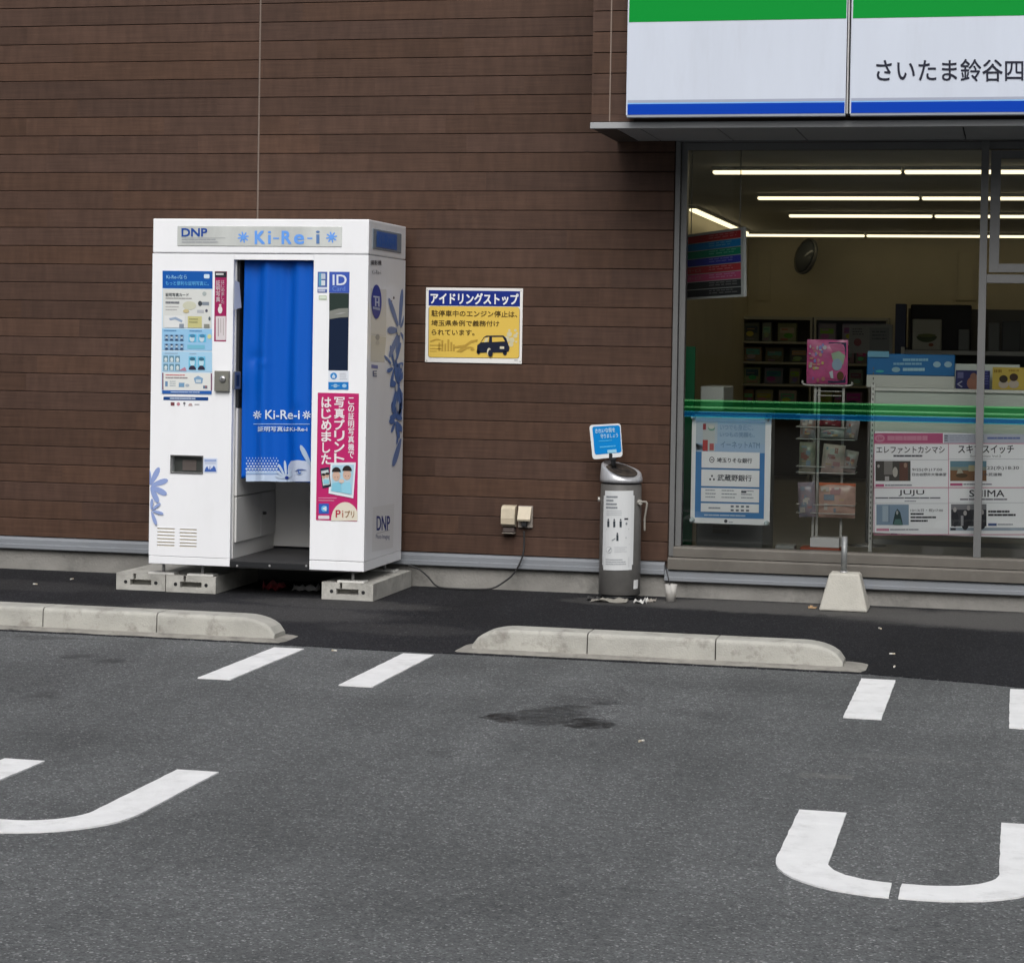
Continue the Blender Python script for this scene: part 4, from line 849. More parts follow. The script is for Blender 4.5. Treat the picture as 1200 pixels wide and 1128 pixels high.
# machine console inside, just behind the curtain
fl_ = [xp(274.5, 328, XI+.022), xp(280.5, 331, XI+.024), xp(283, 360.5, XI+.030), xp(274.2, 363, XI+.018)]
obj('leaflet', fl_+[p-Vector((.0015, 0, 0)) for p in fl_], [[0, 3, 2, 1], [4, 5, 6, 7], [0, 1, 5, 4], [1, 2, 6, 5], [2, 3, 7, 6], [3, 0, 4, 7]], plain((.62, .64, .66), .5), pb)
q0, q1 = xp(274, 445, XI+.02), xp(281.5, 445, XI+.02)
pbx = box('coin_slot_unit', XI+.0155, XI+.024, q0.y, q1.y, xp(278, 456, XI).z, xp(278, 435, XI).z, plain((.13, .135, .14), .35), pb, .003); box('slot', XI+.0241, XI+.0255, q0.y+.03, q1.y-.03, xp(278, 452, XI).z, xp(278, 439, XI).z, DARK, pbx)
# curtain rail and curtain
yC = BY+.055
cl0, cl1 = wp(284.5, 400, yC).x, wp(366.5, 400, yC).x+.02
zc1, zc0 = wp(320, 304, yC).z, wp(320, 563, yC).z
cyl('curtain_rail', (xo0+.007, yC, zc1+.004), (BX1-.04, yC, zc1+.004), .008, .008, GALV, pb, 10)
def cy_(x, z):
    s = (x-cl0)/(cl1-cl0); t = (zc1-z)/(zc1-zc0)
    w = .026*math.sin(2*math.pi*(2.1*s+.06*math.sin(3*t)))+.010*math.sin(2*math.pi*(4.7*s+.3))*(1-.5*t)+.006*math.sin(2*math.pi*(1.2*s-.4*t))
    d = .012*math.exp(-((s-.18)/.10)**2-((t-.455)/.03)**2)-.010*math.exp(-((s-.24)/.10)**2-((t-.47)/.012)**2)+.006*math.exp(-((s-.75)/.1)**2-((t-.68)/.02)**2)
    return yC+w*(.55+.45*t)+d
nx, nz = 64, 60; v = []; f = []
def zbot(s): return zc0+.006*math.sin(11*s+1)+.004*math.sin(23*s)
for j in range(nz+1):
    for i in range(nx+1):
        s = i/nx; t = j/nz; x = cl0+(cl1-cl0)*s; zb = zbot(s); z = zc1+(zb-zc1)*t; v.append((x+.003*math.sin(5*t+2), cy_(x, z), z))
for j in range(nz):
    for i in range(nx): a = j*(nx+1)+i; f.append([a, a+nx+1, a+nx+2, a+1])
cm, nt, bs = new_mat('blue_vinyl_curtain'); bs.inputs['Base Color'].default_value = (.0, .088, .47, 1); bs.inputs['Roughness'].default_value = .4; bs.inputs['Specular IOR Level'].default_value = .25
cur = obj('curtain', v, f, cm, pb, True); sol = cur.modifiers.new('thickness', 'SOLIDIFY'); sol.thickness = .0015
def cmap(u, v_, d):
    p = wp(u, v_, yC); 
    for _ in range(2): p = wp(u, v_, cy_(p.x, p.z)-.0028-d*1.3)
    return p
class CPrint(Print):
    """printing that follows the folds: every shape is cut into small triangles before it is laid on the cloth"""
    def poly(s, pts, c, l=1):
        cu, cv = sum(p[0] for p in pts)/len(pts), sum(p[1] for p in pts)/len(pts); mi = s.mat(c)
        def put(a, b_, d, k=0):
            es = [(math.dist(a, b_), 0), (math.dist(b_, d), 1), (math.dist(d, a), 2)]; m, i = max(es)
            if m > 2.6 and k < 9:
                t = (a, b_, d); p, q, r = t[i], t[(i+1) % 3], t[(i+2) % 3]; h = ((p[0]+q[0])/2, (p[1]+q[1])/2); put(p, h, r, k+1); put(h, q, r, k+1)
            else:
                n_ = len(s.v); s.v += [s.m(u, v_, l*.0012) for u, v_ in (a, b_, d)]; s.f.append([n_, n_+1, n_+2]); s.fm.append(mi)
        for i in range(len(pts)): put((cu, cv), pts[i], pts[(i+1) % len(pts)])
        return s
pr = CPrint(cmap); CW = (.62, .70, .80)
for cu in (301.5, 359.5):
    for k in range(8): pr.petal(cu, 486, k*45+10, .6, 5.2, .9, CW, 1)
pr.text('Ki-Re-i', 311, 480.5, 351, 491, CW, 1, .03); pr.rect(297, 496.3, 330, 497.2, (.3, .45, .68), 1); pr.rect(330, 496.4, 363, 497.3, (.3, .45, .68), 1)
pr.text('証明写真はKi-Re-i', 302, 499.5, 360, 505.5, (.55, .65, .78), 1, .02); pr.build('lettering', cur)
pr = CPrint(cmap)
# printed lower band: rows of points that thicken downwards into a pale hem
R = random.Random(9); PALE = (.48, .58, .72)
for r_ in range(6):
    v0 = 536.5+r_*3.1; wd = .55+.32*r_
    n = 11
    for k in range(n):
        u = 289+k*3.5+(r_ % 2)*1.7
        if u < 327: pr.poly([(u-wd, v0), (u, v0+1.4+.15*r_), (u+wd, v0), (u, v0-.8)], PALE, 1)
for k in range(8): pr.rect(288.2+k*9.6, 556.0, min(364.5, 288.2+(k+1)*9.6+.1), 564.0-.3*math.sin(k), (.46, .56, .72), 1)
for k in range(4): pr.rect(288.2+k*9.6, 552, 288.2+(k+1)*9.6+.1, 555.3, (.34, .47, .68), 1)
pr.poly([(338, 545), (341, 540), (349, 539), (358, 540), (364, 543), (364.5, 564), (340, 564), (337, 552)], (.42, .48, .60), 2)
pr.petal(366, 549, 117, 3, 31, 3.6, (.34, .44, .58), 3)
for a, ln in ((95, 22), (118, 20), (140, 15), (62, 13), (165, 14), (40, 9)): pr.petal(335.5, 561, a, 2, ln, 1.9, (.44, .53, .66), 4)
pr.ell(336, 559.5, 2.2, 2, (.01, .03, .20), 5)
pr.poly([(345, 552.5), (349, 549.6), (354, 549.4), (360, 551), (354, 550.6), (349.5, 551.4)], (.04, .08, .25), 5); pr.ell(351, 553, 1.9, 2.2, (.06, .12, .34), 5); pr.ell(351.6, 552.5, .7, .8, (.5, .58, .7), 6); pr.poly([(346, 554), (350, 556), (356, 554.6), (350.5, 555)], (.2, .28, .46), 5)
pr.build('printed_motif', cur)

# --- header signs
hp = Print(on_y(BY)); 
x0, x1, z0, z1 = PR(208, 265, 401, 289, BY)
hs_ = box('header_sign', x0, x1, BY-.004, BY+.002, z0, z1, surf('sign_window', (.52, .545, .53), .3, var=.16, scale=4, stretch=(1, 1, .3), spec=.25), pb, .003)
hp = Print(on_y(BY-.004)); hp.text('DNP', 213, 267.8, 242.5, 277, (.01, .06, .30), 1, .05); hp.rect(213, 278.6, 264, 279.2, (.33, .35, .36), 1); hp.bars(213, 280, 262, 286, 2, (.32, .34, .36), 1, .5, 3, .02)
hp.build('maker_lettering', hs_); hp = Print(on_y(BY-.004)); LB = (.13, .33, .80)
for cu in (285, 388.5):
    for k in range(8): hp.petal(cu, 278, k*45+12, .8, 6.8, 1.2, LB, 1)
    hp.ell(cu, 278, 3.0, 3.0, LB, 2)
for s_, ua, ub, va, vb, bo in (('K', 299, 310, 271, 285.5, .06), ('i', 314, 317.5, 271, 285.5, .05), ('R', 330.5, 341, 271, 285.5, .06), ('e', 345, 356, 275, 285.8, .06), ('i', 370.5, 374.5, 270.5, 285.5, .05)): hp.text(s_, ua, va, ub, vb, LB if ua < 365 else (.10, .20, .42), 1, bo)
hp.rect(320, 278.5, 327, 280.2, LB, 1); hp.rect(360, 278.5, 366, 280.2, LB, 1)
hp.build('lettering', hs_)
# side sign in the header
XS = BX1
a, b_ = xp(437, 270, XS), xp(469.5, 294, XS); y0_, y1_ = xp(436.5, 280, XS).y, xp(469.8, 283, XS).y
zs0, zs1 = xp(453, 294.3, XS).z, xp(453, 270.6, XS).z
ss = box('side_sign', XS-.002, XS+.004, y0_, y1_, zs0, zs1, plain((.20, .25, .30), .25), pb, .003)
box('side_sign_face', XS+.0041, XS+.0053, y0_+.07, y1_-.10, zs0+.014, zs1-.012, plain((.03, .12, .42), .3), ss)
sp = Print(on_x(XS+.0055)); sp.text('Ki-Re-i', 441.5, 275, 463, 289, (.05, .16, .50), 1, .03); sp.build('lettering', ss)

# --- stickers and posters on the booth
po = box('instruction_poster', *PR(189.5, 317.5, 248.5, 462, BY)[:2], BY-.0015, BY, *PR(189.5, 317.5, 248.5, 462, BY)[2:], plain((.54, .67, .78), .35), pb)
pr = Print(lambda u, v, d: wp(u, v+.012*(u-219), BY-.0015-d))
NB = (.0, .09, .35)
pr.rect(190.5, 317.5, 249, 338, (.004, .085, .36), 1); pr.text('Ki-Re-iなら', 195, 322, 219, 327, (.25, .5, .75), 2, .02); pr.text('もっと便利な証明写真に。', 194, 329.5, 244.5, 334.5, (.10, .36, .70), 2, .02); pr.rrect(239, 321, 245.5, 326, 1.2, (.55, .68, .8), 2)
pr.rect(191, 339, 248, 384, (.60, .62, .60), 1); pr.text('証明写真カード', 194, 343.5, 221, 347.5, (.08, .09, .10), 2, .02); pr.bars(194, 349, 225, 351, 1, (.3, .3, .3), 2, .7, 2, .02); pr.bars(194, 353.5, 214, 357, 1, (.15, .16, .18), 2, .7, 4, .02); pr.bars(194, 359, 211, 366, 2, (.4, .4, .4), 2, .3, 5, .03)
pr.ell(222, 358, 8, 5, (.52, .53, .42), 2); pr.ell(234.5, 355.5, 2.5, 3, (.05, .06, .07), 2); pr.rect(237, 353.5, 245, 357.5, (.20, .24, .28), 2); pr.ell(239.5, 344, 2.5, 2.5, (.35, .40, .40), 2); pr.ell(218, 364.5, 3.5, 2.2, (.50, .43, .24), 3); pr.rect(231, 363, 239, 366.5, (.4, .42, .45), 2); pr.ell(242, 363.8, 1.6, 1.8, (.08, .08, .12), 2)
pr.rect(192.5, 370, 216.5, 384, (.66, .68, .68), 2); pr.poly([(198, 373), (206, 371.5), (214, 375.5), (213, 378), (205, 374.5), (199, 375.5)], (.28, .36, .48), 3); pr.rect(210, 379.5, 215.5, 384, (.22, .26, .32), 3)
pr.rect(220, 370.5, 236.5, 384, (.50, .48, .22), 2); pr.bars(221.5, 373, 234, 380, 2, (.30, .30, .14), 3, .4, 7, .02); pr.rect(239, 379.5, 245.5, 384, (.22, .23, .20), 3); pr.ell(245.5, 373, 1.3, 2.4, (.10, .13, .15), 3)
pr.rect(190, 385.5, 248.5, 410.5, (.27, .50, .72), 1); pr.bars(192, 387, 210, 388.6, 1, (.10, .25, .45), 2, .8, 3, .02); pr.bars(222, 387, 240, 388.6, 1, (.10, .25, .45), 2, .8, 3, .02)
for r_ in range(2):
    for k in range(4):
        u = 193+k*5.9; v_ = 392+r_*10.5
        pr.rect(u-.4, v_, u+4.9, v_+7.4, (.20, .36, .55), 2); pr.ell(u+2.2, v_+3, 1.3, 1.8, (.50, .60, .66), 3); pr.ell(u+2.2, v_+1.6, 1.5, 1.0, (.03, .06, .12), 4); pr.ell(u+2.2, v_+7.4, 2, 2.2, (.03, .06, .14), 3, 10, 0, 180)
for k in range(2):
    u = 221+k*11.5; pr.rect(u, 391.5, u+9, 400.5, (.10, .45, .68), 2); pr.ell(u+4, 396.5, 3, 4, (.50, .62, .70), 3); pr.ell(u+4.5, 393.4, 3.2, 2, (.06, .22, .38), 4)
pr.rect(219.5, 404, 240, 408.5, (.16, .44, .58), 2); pr.ell(245.5, 394, 2.5, 2.8, (.55, .58, .30), 2)
pr.rect(190, 412, 248.5, 435.5, (.34, .56, .74), 1); pr.bars(193, 413.5, 212, 415, 1, (.3, .42, .55), 2, .8, 3, .02); pr.bars(222, 413.5, 232, 415, 1, (.3, .42, .55), 2, .8, 3, .02)
for r_ in range(2):
    for k in range(3):
        u = 191.5+k*6.9; v_ = 417+r_*9.6
        pr.rect(u, v_, u+5.4, v_+7.6, (.12, .24, .32), 2); pr.ell(u+2.8, v_+4.4, 1.7, 2.5, (.55, .64, .66), 3); pr.rect(u+.7, v_+6.6, u+4.7, v_+7.6, (.45, .55, .6), 3)
for k in range(2):
    u = 221+k*10.6; pr.rect(u, 417.5, u+9, 433, (.14, .46, .66), 2); pr.ell(u+4.4, 424.5, 2.9, 4.3, (.46, .66, .76), 3); pr.ell(u+4.4, 420.4, 3.4, 2, (.04, .14, .22), 4); pr.ell(u+4.4, 433, 4.2, 5, (.03, .025, .05), 3, 12, 0, 180)
pr.poly([(209, 434.5), (214, 431.5), (217, 430), (218.5, 434.5)], (.42, .20, .28), 2)
pr.rect(190, 437, 191.6, 457, (.18, .08, .14), 1); pr.rect(247, 437, 248.5, 457, (.18, .08, .14), 1)
pr.rect(191.6, 437, 247, 457.5, (.66, .68, .66), 1); pr.bars(194, 439, 222, 440.4, 1, (.50, .12, .14), 2, .8, 3, .02); pr.bars(194, 442, 226, 444, 1, (.25, .22, .24), 2, .7, 4, .02)
pr.rect(193.5, 447, 196.5, 453, (.14, .26, .42), 2); pr.bars(199, 446.5, 206, 454, 3, (.30, .36, .40), 2, .4, 6); pr.rect(209.5, 448.5, 216, 453.5, (.16, .30, .46), 2); pr.ell(219.5, 451.5, 2.5, 1.8, (.34, .40, .46), 2); pr.poly([(227, 443), (232, 440), (238, 443), (237, 449), (229, 449)], (.20, .34, .50), 2); pr.rect(229.5, 444.5, 235.5, 448, (.5, .58, .62), 3); pr.rect(238, 451.5, 243, 455, (.12, .18, .26), 2); pr.rect(240.5, 451.5, 242, 454, (.36, .12, .12), 3)
pr.rect(190, 457.5, 248, 461.5, (.02, .10, .36), 2); pr.bars(200, 458.8, 242, 460.4, 1, (.35, .45, .62), 3, .8, 8, .02)
pr.build('printed_panels', po)
pr = Print(lambda u, v, d: wp(u, v+.012*(u-219), BY-d)); pr.rect(191.5, 465, 244, 469, (.006, .05, .20), 1); pr.bars(199, 466.2, 236, 468, 1, (.4, .48, .6), 2, .9, 3, .015)
pr.rect(200, 471.5, 204.5, 475.5, (.16, .05, .06), 1); pr.ell(209, 473.5, 2, 2, (.45, .20, .24), 1); pr.ell(216, 472.5, 1.4, 1.4, (.15, .15, .17), 1); pr.rect(215.6, 473.5, 216.4, 475.8, (.2, .2, .22), 1); pr.poly([(220.5, 475.5), (221.5, 472.8), (224.5, 472.3), (225.8, 475.5)], (.40, .30, .30), 1); pr.bars(228, 473, 235, 475, 1, (.4, .4, .42), 1, .8, 3, .02); pr.build('printed_strip', pb)
# slim crimson price sticker
st_ = box('price_sticker', *PR(251.5, 318, 265.5, 400, BY)[:2], BY-.0012, BY, *PR(251.5, 318, 265.5, 400, BY)[2:], plain((.30, .005, .085), .4), pb)
pr = Print(on_y(BY-.0012)); pr.rect(251.8, 318.3, 265.5, 325, (.02, .02, .03), 1); pr.bars(253, 320.2, 264, 322.5, 1, (.6, .6, .6), 2, .9, 3, .02); pr.vtext('証明写真', 253, 328, 258, 354, (.62, .55, .58), 1, .01); pr.vtext('はじめました', 259, 328, 263, 356, (.52, .4, .45), 1, .01); pr.ell(258, 363, 2.6, 4.4, (.7, .68, .66), 1); pr.ell(258, 357.5, 1.5, 1.3, (.7, .66, .62), 1)
pr.rect(252.8, 370.5, 264.6, 398.5, (.62, .58, .60), 1); pr.rect(255.4, 373, 256.2, 394, (.30, .2, .22), 2); pr.rect(258.4, 373, 259, 390, (.34, .3, .3), 2); pr.rect(261.4, 373, 262, 393, (.34, .3, .3), 2); pr.build('printed_face', st_)
# steel lock box
lk_ = pbox('lock_box', (251, 434.5, 268, 458.5), BY-.022, .022, surf('lock_box_metal', (.20, .20, .175), .45, metal=.35, var=.1, scale=12), pb, .003, 2)
c = wp(261, 444, BY-.024); loft('lock_knob', [ring((c.x, BY-.022, c.z), .019, 18, 'y'), ring((c.x, BY-.030, c.z), .018, 18, 'y'), ring((c.x, BY-.034, c.z), .009, 18, 'y')], plain((.7, .7, .7), .2, .9), lk_)
ot = box('outlet_sticker', *PR(238.3, 536.5, 254.8, 554, BY)[:2], BY-.0012, BY, *PR(238.3, 536.5, 254.8, 554, BY)[2:], plain((.62, .68, .80), .4), pb)
pr = Print(on_y(BY-.0012)); pr.rect(239.5, 538, 253.5, 541, (.30, .38, .60), 1); pr.bars(240, 542.3, 253, 543.6, 1, (.4, .45, .6), 1, .8, 2, .02); pr.poly([(239.5, 552.5), (241, 548), (243, 546), (244.5, 550), (246, 545.5), (248, 549), (250.5, 545.5), (252.5, 548), (253.6, 552.5)], (.05, .12, .40), 1); pr.rect(245.8, 547, 246.8, 550, (.6, .66, .8), 2); pr.build('printed_face', ot)
# vertical dark glass strip with ID card sticker
gw = pbox('display_strip', (385.5, 343.5, 408.3, 434), BY-.002, .004, plain((.012, .02, .045), .12), pb)
pr = Print(on_y(BY-.002)); pr.rect(385.8, 343.6, 408.2, 366, (.02, .035, .03), 1); pr.poly([(386, 374), (386, 364.5), (397, 361.5), (408.2, 361), (408.2, 371.5), (398, 372)], (.20, .21, .19), 2); pr.poly([(391, 368.6), (400, 366), (406, 366), (400, 368)], (.30, .31, .30), 3); pr.build('printed_face', gw)
idc = pbox('id_card_sticker', (385.8, 318.5, 409.5, 343.2), BY-.0012, .0012, plain((.035, .085, .40), .4), pb)
pr = Print(on_y(BY-.0012)); pr.text('ID', 390, 322, 406, 334, (.66, .70, .80), 1, .03); pr.text('Card', 389.5, 335.5, 404.5, 341, (.14, .24, .60), 1, .01); pr.build('lettering', idc)
s2 = pbox('service_sticker', (372.2, 318.5, 383.3, 343), BY-.0012, .0012, plain((.05, .10, .34), .4), pb)
pr = Print(on_y(BY-.0012)); pr.rect(373.5, 320, 377, 335, (.10, .30, .45), 1); pr.rect(376.5, 320.5, 381, 327, (.45, .52, .62), 2); pr.text('抗菌', 376, 321, 381.5, 327, (.6, .66, .75), 3); pr.rect(376.5, 328.5, 381, 334.5, (.60, .66, .70), 2); pr.rect(372.4, 336.5, 383.2, 339, (.6, .64, .74), 1); pr.bars(373, 339.4, 383, 342.6, 1, (.45, .5, .64), 2, .8, 3, .02); pr.rrect(373.5, 346, 383, 351.5, 1, (.50, .58, .46), 1); pr.rrect(374.5, 347.5, 382, 350, .7, (.62, .70, .60), 2); pr.build('printed_face', s2)
s3 = pbox('payment_sticker', (384.7, 434.2, 408.5, 456.5), BY-.0012, .0012, plain((.66, .70, .76), .4), pb)
pr = Print(on_y(BY-.0012)); pr.rect(384.8, 447.5, 408.4, 456.4, (.01, .17, .50), 1); pr.ell(391, 440.5, 4, 4, (.03, .22, .55), 1); pr.poly([(389, 441), (391, 438), (393, 441), (392.5, 443), (389.5, 443)], (.5, .6, .72), 2); pr.bars(398, 437, 407, 446, 4, (.45, .48, .52), 1, .4, 3, .04); pr.ell(393, 452, 2.6, 2.2, (.30, .50, .70), 2); pr.ell(403.5, 452, 2.6, 2.2, (.30, .50, .70), 2); pr.rect(388, 451.4, 398, 452.2, (.3, .5, .7), 2); pr.build('printed_face', s3)
# big crimson poster
pk = pbox('print_poster', (371.3, 460.5, 419.5, 610), BY-.0018, .0018, plain((.46, .016, .13), .35), pb)
pr = Print(lambda u, v, d: wp(u+.002*(535-v)-.4, v+.01*(u-395), BY-.0018-d)); CWt = (.74, .70, .72)
pr.vtext('はじめました', 377, 465, 388.5, 544.5, CWt, 1, .035); pr.vtext('写真プリント', 392, 464.5, 404, 543.5, CWt, 1, .035); pr.vtext('この証明写真機で', 408.3, 465, 415.3, 537, CWt, 1, .02)
for q, c in (([(388, 542), (417.5, 541.5), (414.5, 583.5), (385.5, 578)], (.66, .72, .78)), ([(390, 545), (415.5, 544), (412.8, 579), (388, 575)], (.36, .55, .66))): pr.poly(q[::-1], c, 3 if c[0] > .5 else 4)
pr.ell(394.5, 557.5, 4.6, 6, (.55, .38, .30), 5); pr.ell(394.6, 552.8, 5.2, 5.6, (.02, .016, .015), 6, 16, 0, 180); pr.ell(407, 556, 4.8, 6.2, (.55, .38, .30), 5); pr.ell(407.2, 551.5, 5.6, 6.4, (.02, .016, .015), 6, 16, 0, 180); pr.ell(400.6, 563.5, 3.2, 2.4, (.58, .48, .42), 7); pr.ell(393, 559, .5, .4, (.1, .06, .05), 7, 8); pr.ell(396.2, 559, .5, .4, (.1, .06, .05), 7, 8); pr.ell(405.2, 557.5, .5, .4, (.1, .06, .05), 7, 8); pr.ell(408.8, 557.5, .5, .4, (.1, .06, .05), 7, 8); pr.poly([(389, 575.2), (390, 566), (400, 564.5), (401, 577)], (.20, .50, .64), 5); pr.poly([(401, 577), (401, 565.5), (411, 564.5), (412.8, 579)], (.26, .56, .70), 6)
pr.poly([(375.5, 549.2), (386, 547), (388.5, 570), (378.5, 572)][::-1], (.025, .03, .06), 3); pr.poly([(376.8, 552), (385.2, 550.3), (387.2, 567.5), (379, 569)][::-1], (.50, .56, .58), 8); pr.ell(379.7, 558, 2.2, 2.8, (.52, .34, .26), 9); pr.ell(384, 557, 2.2, 2.8, (.52, .34, .26), 9); pr.ell(379.7, 556, 2.3, 1.5, (.02, .016, .015), 10); pr.ell(384, 555, 2.3, 1.5, (.02, .016, .015), 10); pr.rect(379.4, 562, 386, 567, (.22, .5, .62), 9)
pr.rect(373.5, 583, 395, 583.8, (.6, .3, .4), 1); pr.rect(373.5, 586, 392, 586.8, (.6, .3, .4), 1)
pr.rrect(374, 590, 386, 602, 1, (.03, .10, .42), 1); pr.ell(380.5, 596, 3.6, 3.6, (.12, .42, .72), 2); pr.poly([(378, 596), (383, 593), (383, 599)], (.6, .68, .76), 3); pr.rrect(373.5, 604, 386.5, 608, .8, (.66, .62, .66), 1)
pr.poly([(388.5, 610)]+[(405.0-16*math.cos(math.radians(a))*1.03, 610-22*math.sin(math.radians(a))) for a in range(10, 151, 10)]+[(419.3, 597), (419.5, 609.8)], (.66, .62, .52), 1)
for s_, ua, ub, va, vb, c in (('P', 394, 399.5, 597.5, 606, (.42, .03, .06)), ('i', 401.5, 402.8, 598, 606, (.35, .10, .06)), ('プリ', 405, 415.5, 598, 606, (.28, .16, .08))): pr.text(s_, ua, va, ub, vb, c, 2, .03)
pr.build('printed_face', pk)
# blue flowers: left front edge and right side
FB = (.26, .34, .60)
pr = Print(on_y(BY)); xl_px = 175.3
class Clip(Print):
    def poly(s, pts, c, l=1):
        out = []
        for i in range(len(pts)):
            a, b_ = pts[i], pts[(i+1) % len(pts)]
            if a[0] >= xl_px: out.append(a)
            if (a[0] < xl_px) != (b_[0] < xl_px):
                t = (xl_px-a[0])/(b_[0]-a[0]); out.append((xl_px, a[1]+t*(b_[1]-a[1])))
        if len(out) > 2: Print.poly(s, out, c, l)
        return s
pr = Clip(on_y(BY))
for a, ln, w_, l in ((64, 24, 4, 1), (18, 22, 4.2, 2), (-28, 22, 4.4, 3), (100, 22, 4, 4), (-65, 22, 4, 5)): pr.petal(176, 569, a, 1, ln, w_, FB, l)
for a, ln, w_, l in ((38, 14, 2.2, 6), (-15, 15, 2.4, 7), (-70, 18, 2.6, 8), (85, 14, 2.2, 9)): pr.petal(177, 598, a, 1, ln, w_, FB, l)
pr.build('flower_decal', pb)
sp = Print(on_x(BX1)); FS = (.15, .22, .44); FS2 = (.09, .17, .42)
xr_px = 474.
class ClipR(Print):
    def poly(s, pts, c, l=1):
        lim = lambda v_: 475.2-(v_-268)*.0146
        return Print.poly(s, [(min(u, lim(v_)-.5), v_) for u, v_ in pts], c, l)
sp = ClipR(on_x(BX1))
def sflower(cu, cv, pet, l0, c):
    for k, (a, ln, w_) in enumerate(pet): sp.petal(cu, cv, a, 1.5, ln, w_, c, l0+(k % 4))
sflower(468, 387, ((86, 49, 2.6), (108, 40, 3.0), (180, 14, 5.5), (65, 30, 2.6), (-60, 30, 3), (-95, 34, 3), (250, 34, 3)), 1, FS)
sp.ell(467.5, 387, 2.2, 6, (.55, .58, .62), 6)
sflower(462, 430, ((100, 26, 1.6), (130, 18, 1.6), (75, 30, 2), (215, 10, 3), (-100, 24, 2), (-75, 24, 2), (20, 12, 3)), 2, FS2); sp.ell(463, 417, 1.4, 5, (.55, .58, .62), 7); sp.ell(459, 427, 1, 2.6, (.55, .58, .62), 7); sp.ell(470, 429, .9, 2.6, (.55, .58, .62), 7)
sflower(466, 450, ((175, 8, 5), (95, 28, 3), (80, 26, 3), (-100, 34, 2.6), (-85, 40, 3), (-70, 30, 2.6), (60, 20, 3)), 3, FS2); sp.ell(464.8, 454, 1.3, 5, (.50, .54, .6), 8); sp.ell(466.5, 476, 1, 6, (.50, .54, .6), 8)
sflower(464, 492, ((100, 22, 3.4), (140, 8, 4), (200, 8, 4), (-80, 22, 2.4), (-110, 16, 1.8), (70, 24, 3), (-60, 16, 3), (30, 8, 4)), 2, FS2)
sp.petal(470.5, 512, 254, 1, 36, 3.4, FS, 3); sp.petal(467.5, 503, 262, 1, 18, 1.2, FS2, 4)
sp.build('flower_decal', pb)
# right side stickers
sp = Print(on_x(BX1))
sp.text('DNP', 441.5, 604.5, 457, 621, (.025, .04, .20), 1, .035); sp.poly([(441, 624.6), (456.5, 620.6), (456.5, 621.2), (441, 625.2)], (.35, .35, .38), 1); sp.text('Photo Imaging', 440.5, 626, 456.5, 632.5, (.10, .12, .24), 1)
obj_lab = obj('maker_plate', [xp(437, 594, BX1+.0006), xp(462, 590, BX1+.0006), xp(460.5, 641, BX1+.0006), xp(436, 646.5, BX1+.0006)], [[3, 2, 1, 0]], plain((.72, .73, .74), .3), pb); sp.build('lettering', obj_lab)
ov = Print(on_x(BX1)); ov.ell(441.2, 353.5, 6, 20, (.008, .03, .30), 3, 26); ov.poly([(437.5, 346.5), (444.8, 347.5), (444.8, 349.2), (437.5, 348.4)], (.5, .56, .72), 4); ov.poly([(439.5, 349), (441, 349), (441, 359), (439.5, 358.5)], (.5, .56, .72), 4); ov.poly([(443.2, 349.5), (444.8, 349.5), (444.8, 359.6), (443.2, 359)], (.5, .56, .72), 4); ov.poly([(439.5, 353), (444.8, 354), (444.8, 355.6), (439.5, 354.6)], (.5, .56, .72), 5); ov.poly([(437, 359), (445.5, 361), (445.5, 364), (437, 362)], (.30, .36, .55), 4); ov.build('oval_sticker', pb)
sq = Print(on_x(BX1)); sq.poly([(434.8, 393), (452.5, 395), (450.5, 424), (434.2, 423.5)], (.62, .60, .53), 1); sq.poly([(434.8, 337.5), (452.8, 339.5), (452.5, 394), (434.8, 392)], (.68, .67, .64), 1); sq.ell(442.5, 395, 2.4, 3.6, (.34, .34, .34), 2); sq.ell(442.5, 401.5, 2.4, 2.6, (.52, .50, .46), 2); sq.build('side_notice', pb)
sq = Print(on_x(BX1)); sq.text('撮影機', 434.5, 305, 447, 310.5, (.10, .10, .11), 1, .02); sq.text('Ki-Re-i', 436, 316.5, 446.5, 321.5, (.24, .24, .26), 1); sq.build('model_lettering', pb); sq = Print(on_x(BX1)); sq.poly([(435.2, 427), (442.8, 428), (442.8, 432), (435.2, 431)], (.18, .20, .42), 1); sq.text('E', 437, 434.5, 441.5, 441, (.12, .14, .25), 1, .04); sq.build('letter_mark', pb); sq = Print(on_x(BX1)); sq.ell(461.5, 349, .9, 1.6, (.05, .03, .03), 1); sq.ell(459, 353, .6, 1, (.25, .1, .08), 1); sq.build('wing_mark', pb)

# levelling feet and concrete blocks
def foot(x, y, zb):
    f_ = cyl('levelling_foot', (x, y, BZ0+.003), (x, y, zb+.006), .009, .009, GALV, pb, 10); box('foot_plate', x-.078, x+.078, y-.04, y+.04, zb+.0012, zb+.012, plain((.62, .62, .59), .5), f_)
def block(x0, y0, ln, label, rot=0, hgt=.102):
    w, h = .30, hgt
    t = thing('concrete_block', (x0+w/2, y0+ln/2, .006), label, 'concrete block', 'blocks under the photo booth')
    o = recess_box('block_body', x0, x0+w, y0, y0+ln, .006, h, [(x0+.085, x0+.215, .036, .068, .06), (x0+.105, x0+.120, .0681, h-.0001, .10)], CONC2, t)
    b_ = o.modifiers.new('worn_edges', 'BEVEL'); b_.width = .012; b_.segments = 3; b_.limit_method = 'ANGLE'; b_.angle_limit = math.radians(60)
    for hx_ in (x0+.058, x0+.243): loft('bolt_hole', [ring((hx_, y0-.0012, .052), .0105, 14, 'y'), ring((hx_, y0+.001, .052), .0105, 14, 'y')], DARK, t)
    return h
hA = block(-5.012, -.80, .70, 'left one of the two concrete blocks under the booth left cabinet'); hB = block(-4.702, -.812, .70, 'second concrete block from the left under the booth left cabinet'); hC = block(-3.766, -.825, .79, 'concrete block under the right front corner of the booth')
